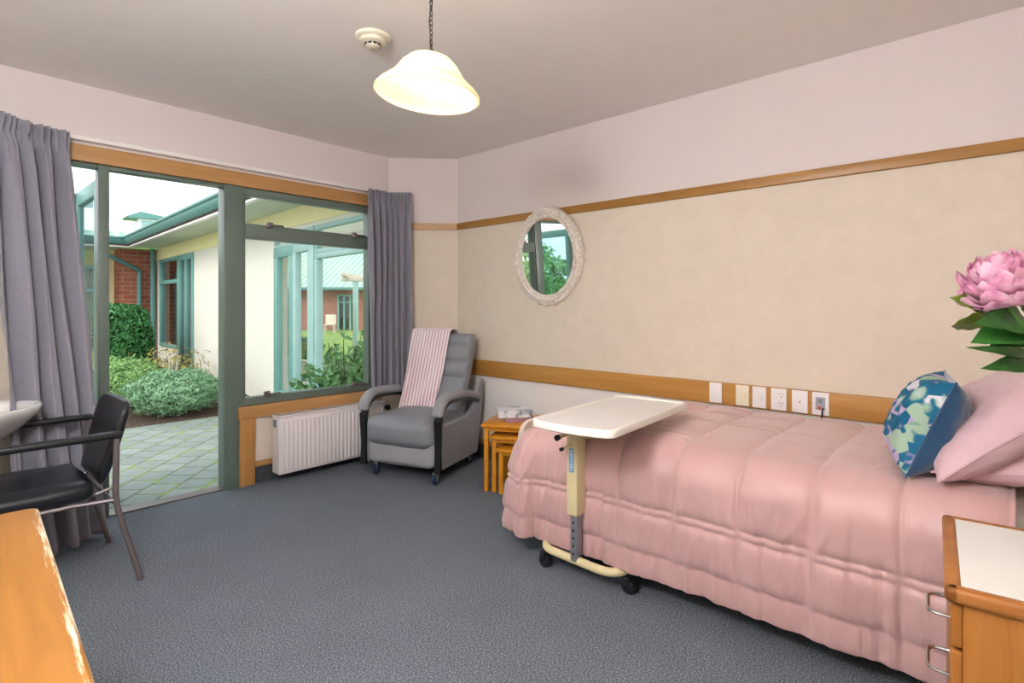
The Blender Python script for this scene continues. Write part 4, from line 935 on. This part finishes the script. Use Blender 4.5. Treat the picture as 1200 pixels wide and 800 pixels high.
# petals: cupped blades layered round the centre
mb = MB(); random.seed(31); axis = Vector((-.25, .25, .93)).normalized()
Rq = axis.to_track_quat('Z', 'Y').to_matrix()
for layer, (cnt, el, ln, wd_, lift) in enumerate(((11, -8, .100, .062, -.012), (12, 12, .096, .060, .0), (13, 32, .084, .050, .008), (13, 48, .070, .042, .014), (12, 64, .060, .036, .014), (9, 80, .052, .030, .014))):
    for k in range(cnt):
        az = 2*PI*(k+random.uniform(-.25, .25))/cnt+layer*.5; e = R(el+random.uniform(-8, 8)); L_ = ln*random.uniform(.88, 1.12); W_ = wd_*random.uniform(.9, 1.2); sd = random.random()*50
        def pf_(u, v, az=az, e=e, L_=L_, W_=W_, sd=sd, lift=lift):
            s_ = u*2-1; wv = W_*math.sin(min(1, v*1.15+.12)*PI*.62)**.7*(1-.25*max(0, v-.8)/.2)
            curl = .55*v*v; r_ = L_*(v-.25*v*v*.6); ang = e+curl*.9
            x = L_*v*math.cos(e)-.25*L_*v*v*math.sin(e)*0; z = L_*v*math.sin(e)+.28*L_*v*v
            x -= .30*L_*v**3*math.cos(e)
            y = s_*wv; cup = .55*s_*s_*wv*v; x -= cup*math.sin(e+.3); z += cup*math.cos(e)
            rf = .005*noise.noise(Vector((s_*3, v*4, sd)))*(.3+v); x += rf; z += rf+.004*math.sin(s_*9+sd)*v**3
            p_ = Matrix.Rotation(az, 3, 'Z') @ Vector((x+.004, y, z+lift)); p_ = Rq @ p_
            return tuple(p_+fc-axis*.012)
        mb.grid(pf_, 8, 9)
mb.build('blossom', 'petal', po, angle=180, recalc=False)
def leaf(name, base, tip, width, mat, droop=.0, twist=0, fold=.25):
    base, tip = Vector(base), Vector(tip); d_ = tip-base; L_ = d_.length; d_.normalize(); side = d_.cross(Vector((-.75, -.35, .35))).normalized(); side.rotate(Matrix.Rotation((twist-1)*.6, 3, d_)); up = side.cross(d_)
    if up.z < 0: up = -up
    def lf(u, v):
        s_ = u*2-1; wv = width*.5*(max(0, math.sin(PI*v**.85))**1.1 if 0 < v < 1 else 0)+.0012
        p_ = base+d_*L_*v+side*s_*wv+up*(abs(s_)*wv*fold+L_*.07*math.sin(PI*v))-Vector((0, 0, droop*v*v)); p_ += up*.002*math.sin(v*22+s_*2)*abs(s_)
        return tuple(p_)
    MB().grid(lf, 8, 18).build(name, mat, po, angle=180, solid=.0008)
# leaf points given in room space then moved to the stem's frame
LO = Vector(po.location)
import builtins
def at(px, py, dd):
    f_ = 639; r_ = (px-600)/f_*dd; c_, s_ = math.cos(R(47.8)), math.sin(R(47.8)); return Vector((s_*dd+c_*r_, c_*dd-s_*r_, 1.235-(py-359)/f_*dd))-LO
for (b0, b1, w_, m_, tw) in (((1168, 372, 1.34), (1113, 349, 1.30), .044, 'peony_leaf_light', 1.2), ((1165, 382, 1.34), (1115, 382, 1.32), .038, 'peony_leaf_light', -1.0),
      ((1205, 378, 1.32), (1143, 379, 1.24), .050, 'peony_leaf', 1.0), ((1205, 380, 1.34), (1138, 402, 1.26), .062, 'peony_leaf', 1.1), ((1215, 388, 1.34), (1159, 407, 1.29), .048, 'peony_leaf', 1.2),
      ((1212, 418, 1.34), (1133, 407, 1.25), .016, 'peony_leaf', .6), ((1215, 425, 1.34), (1150, 432, 1.28), .030, 'peony_leaf', .9), ((1205, 372, 1.36), (1183, 345, 1.33), .03, 'peony_leaf', 1.4),
      ((1185, 352, 1.36), (1150, 347, 1.34), .032, 'peony_leaf_light', 1.2), ((1216, 365, 1.38), (1192, 342, 1.35), .034, 'peony_leaf', 1.3), ((1230, 400, 1.33), (1275, 370, 1.25), .05, 'peony_leaf', .8), ((1230, 410, 1.36), (1262, 425, 1.4), .04, 'peony_leaf', .8)):
    leaf('leaf', at(*b0), at(*b1), w_*1.5, m_, 0, tw)
MB().tube([at(1222, 470, 1.34), at(1214, 420, 1.34), at(1200, 382, 1.33), at(1168, 376, 1.34)], .002, 6).tube([at(1214, 420, 1.34), at(1218, 390, 1.35), at(1205, 355, 1.36)], .0022, 6).tube([at(1216, 425, 1.34), at(1232, 405, 1.34)], .002, 6).build('side_stems', 'stem_green', po)

# ---------------------------------------------------------------- oval mirror
mi = thing('oval_mirror', 'oval mirror in carved whitewashed frame on bed wall', 'mirror', (XR-.020, 2.490, 1.600), 0)
mi.rotation_euler = (0, R(-2.5), 0)
fw, fh = .315, .358; gw, gh = .238, .278
def frm(u, v):
    a = u*2*PI; t = v; # across the moulding
    rx = gw+(fw-gw)*t; rz_ = gh+(fh-gh)*t
    prof = .006+.026*math.sin(min(1, t*1.02)*PI)**.6+.004*math.sin(t*PI*5)
    if v == 1: prof = -.012
    carve = 0
    for c_ in (0, .25, .5, .75):
        dd = abs((u-c_+.5) % 1-.5); k_ = max(0, 1-(dd/.085)**2); carve = max(carve, k_)
    det = carve*.010*(abs(math.sin(u*150+t*9))*abs(math.sin(t*9+u*60))-.3)*math.sin(t*PI) + .0025*math.sin(u*2*PI*48)*(1-carve)*math.exp(-((t-.12)/.08)**2)
    ex = carve*.006*t*(1+math.sin(u*160))
    return (-(prof+det), (rx+ex)*math.cos(a), (rz_+ex)*math.sin(a))
n = NT('carved'); n.base(n.ramp(n.noise(n.coord(), 60, 4, .7), [(.35, '#c9b9a8'), (.6, '#ebe5dd')])); M['carved'] = n.p(.55, .3)
MB().grid(frm, 480, 26, cu=True).build('carved_frame', 'carved', mi, angle=180)
mb = MB().lathe([(.0001, -.010), (1, -.010)], 72, cap=False); mb.v = [(z, x*(gw+.004), y*(gh+.004)) for x, y, z in mb.v]; mb.build('glass', 'mirror', mi, smooth=False)

# ---------------------------------------------------------------- wall plates on the bump rail
def plate(label, y, mat, parts, name='wall_plate', w_=.072):
    r_ = thing(name, label, 'socket' if 'socket' in name else 'switch' if 'switch' in name else 'wall plate', (XR-.022, y, .738), 0)
    MB().rbox(-.010, 0, -w_/2, w_/2, -.058, .058, .003).build('plate', mat, r_)
    for (nm, m_, a, b, c, d, th_) in parts: MB().rbox(-.010-th_, -.009, a, b, c, d, .001).build(nm, m_, r_)
    return r_
# local +y is to the photo's left
plate('plain white blank plate, leftmost of the six on bump rail', 1.243, 'plate_white', [('blank_cover', 'plate_white', -.030, .030, -.050, .050, .002)])
plate('cream rocker light switch on the bump rail', 1.093, 'plate_cream', [('rocker', 'plate_cream', -.018, .006, -.014, .018, .004)], 'light_switch')
plate('white rocker light switch right of the cream switch', 1.003, 'plate_white', [('rocker', 'plate_white', -.018, .010, -.016, .016, .005)], 'light_switch')
so = plate('white double power socket in the row of wall plates', .903, 'plate_white', [('rocker', 'plate_white', .008, .022, .026, .036, .003), ('rocker', 'plate_white', .008, .022, -.036, -.026, .003)], 'power_socket', .078)
for z in (.025, -.025):
    for (yy, a) in ((-.006, .5), (-.022, -.5), (-.014, 0)):
        zz = z+(.006 if a else -.010); MB().rbox(-.0115, -.0098, -.0012, .0012, -.004, .004, .0004, 1, T(0, yy, zz, a)).build('pin_hole', 'black_plastic', so)
plate('white plate with one small centre hole next to socket', .800, 'plate_white', [('centre_hole', 'black_plastic', -.003, .003, -.004, .003, .001)], w_=.076)
nc = plate('white nurse call plate with red button and grey panel', .703, 'plate_white', [('grey_panel', 'plate_grey', -.022, .022, -.030, .034, .004), ('red_button', 'plate_red', -.004, .010, -.027, -.012, .008), ('indicator', 'black_plastic', -.008, .010, .008, .012, .006), ('indicator', 'black_plastic', -.008, .010, .018, .022, .006)], 'call_switch', .078)
cd = MB().tube([(XR-.036-XR+.022, .690-.703, .718-.738), (-.028, -.013, -.026), (-.023, -.009, -.058), (-.013, -.001, -.138), (-.008, .007, -.238)], .0035, 8).build('call_cord', 'black_plastic', nc)

# ---------------------------------------------------------------- pendant and detector
pdn = thing('pendant_lamp', 'frosted bell glass pendant lamp hanging on a chain', 'lamp', (1.282, 1.563, 2.5))
hub = -.335; mb = MB()
nl_ = 17
for i in range(nl_):
    z = -.03-i*(.285/(nl_-1)); pts = [(.006*math.cos(a)*(1 if i % 2 else 0)+0, .006*math.cos(a)*(0 if i % 2 else 1), z+.0125*math.sin(a)) for a in [k*PI/5 for k in range(10)]]
    mb.tube(pts, .0019, 6, closed=True)
mb.build('chain', 'chain', pdn)
MB().tube([(.004, .004, -.02), (.009, -.002, -.12), (-.006, .004, -.22), (.002, 0, -.33)], .0022, 6).build('flex', 'chain', pdn)
MB().lathe([(.0, 0), (.05, 0), (.05, -.01), (.03, -.028), (0, -.03)], 28, cap=False).build('ceiling_rose', 'detector', pdn)
MB().lathe([(.0, -.325), (.012, -.326), (.018, -.34), (.02, -.40), (0, -.40)], 20, cap=False).build('lamp_holder', 'chain', pdn)
tilt = T(0, 0, -.335, 0, 0, 0) @ (Matrix.Rotation(R(5), 4, Vector((.741, .672, 0))))
prof = [(.018, -.01), (.05, -.014), (.080, -.028), (.104, -.052), (.122, -.080), (.140, -.102), (.160, -.120), (.178, -.136), (.190, -.150), (.192, -.159), (.187, -.163)]
# densify
pp_ = []
for (a, b), (c, d) in zip(prof, prof[1:]):
    for k in range(3): pp_.append((a+(c-a)*k/3, b+(d-b)*k/3))
pp_.append(prof[-1])
inner = [(max(.016, r_-.004), z-.002 if z > -.15 else z+.001) for r_, z in reversed(pp_)]
def shf(u, v):
    full = pp_+inner; i = min(int(v*(len(full)-1)+.5), len(full)-1); r_, z = full[i]; a = u*2*PI
    if i >= len(pp_) and .12 < r_ < .178: r_ += .0022*math.sin(120*a+r_*180); z += .0022*math.sin(120*a+r_*180)
    q = tilt @ Vector((r_*math.cos(a), r_*math.sin(a), z)); return tuple(q)
MB().grid(shf, 480, len(pp_)+len(inner)-1, cu=True).build('glass_shade', 'shade', pdn, angle=60)
MB().lathe([(0, -.40), (.012, -.402), (.016, -.42), (.030, -.445), (.033, -.465), (.026, -.488), (.012, -.497), (0, -.498)], 24, cap=False).build('bulb', 'bulb', pdn)
dt = thing('smoke_detector', 'round cream smoke detector on the ceiling near pendant', 'detector', (1.455, 2.20, 2.5))
MB().lathe([(0, 0), (.080, 0), (.080, -.010), (.074, -.016), (.062, -.018), (0, -.018)], 40, cap=False).build('base', 'detector', dt)
MB().lathe([(.060, -.018), (.058, -.030), (.046, -.036), (0, -.036)], 40, cap=False).build('body', 'detector', dt)
MB().lathe([(.036, -.036), (.034, -.050), (.028, -.054), (0, -.054)], 40, cap=False).build('cap', 'detector', dt)
mb = MB()
for i in range(10):
    a = 2*PI*i/10; mb.box(.036, .0375, -.009, .009, -.047, -.038, Matrix.Rotation(a, 4, 'Z'))
mb.build('vent_slots', 'black_plastic', dt, smooth=False)
MB().lathe([(0, -.002), (.006, -.002), (.006, .0)], 10, T(.05, -.03, -.034)).build('indicator_lamp', 'plate_white', dt)

# unseen globe lamp, added out of frame to brighten the room
cl = thing('fill_globe_lamp', 'unseen fill globe lamp added above the desk', 'lamp', (-.22, .95, 2.5))
MB().lathe([(0, 0), (.05, 0), (.05, -.02), (.02, -.03), (0, -.03)], 30, cap=False).build('ceiling_rose', 'white_paint', cl)
MB().tube([(0, 0, -.02), (0, 0, -.34)], .004, 8).build('flex', 'white_paint', cl)
MB().lathe([(.035, -.34)]+[(.17*math.sin(a), -.5+.17*math.cos(a)) for a in [.25+i*(PI-.25)/20 for i in range(20)]]+[(0, -.67)], 40, cap=False).build('globe', 'fill_globe_glow', cl)

# ---------------------------------------------------------------- lights
def light(name, kind, loc, energy, color, parent=None, **k):
    l = bpy.data.lights.new(name, kind); l.energy = energy; l.color = color
    for a, v in k.items(): setattr(l, a, v)
    o = bpy.data.objects.new(name, l); col.objects.link(o); o.location = loc; return o
warm = (1, .84, .66)
light('pendant_bulb_light', 'POINT', (1.282, 1.563, 2.02), 5.5, warm, shadow_soft_size=.035)
o = light('sun', 'SUN', (0, 0, 6), 1.0, (1, .97, .9), angle=R(25)); o.rotation_euler = Vector((.80, .28, -.62)).to_track_quat('-Z', 'Y').to_euler()
wl = bpy.data.worlds.new('world'); bpy.context.scene.world = wl; wl.use_nodes = True; nt = wl.node_tree; bg = nt.nodes['Background']
tc = nt.nodes.new('ShaderNodeTexCoord'); sp = nt.nodes.new('ShaderNodeSeparateXYZ'); cr = nt.nodes.new('ShaderNodeValToRGB')
nt.links.new(tc.outputs['Generated'], sp.inputs[0]); nt.links.new(sp.outputs['Z'], cr.inputs[0]); nt.links.new(cr.outputs[0], bg.inputs[0])
cr.color_ramp.elements[0].color = (.92, .96, .98, 1); cr.color_ramp.elements[1].color = (.88, .94, 1, 1); cr.color_ramp.elements[1].position = .8
bg.inputs[1].default_value = 1.4

# ---------------------------------------------------------------- camera
cam = bpy.data.cameras.new('camera'); co = bpy.data.objects.new('camera', cam); col.objects.link(co)
co.location = (0, 0, 1.235); co.rotation_euler = (R(90), 0, R(-47.8)); cam.sensor_width = 36; cam.lens = 639*36/1200; cam.shift_y = -41/1200; cam.clip_start = .02; cam.clip_end = 500
sc = bpy.context.scene; sc.camera = co
sc.view_settings.view_transform = 'Standard'; sc.view_settings.look = 'None'; sc.view_settings.gamma = 1; sc.view_settings.exposure = .74
try: sc.view_settings.use_curve_mapping = False
except Exception: pass
sc.cycles.max_bounces = 10; sc.cycles.diffuse_bounces = 6; sc.cycles.transparent_max_bounces = 24
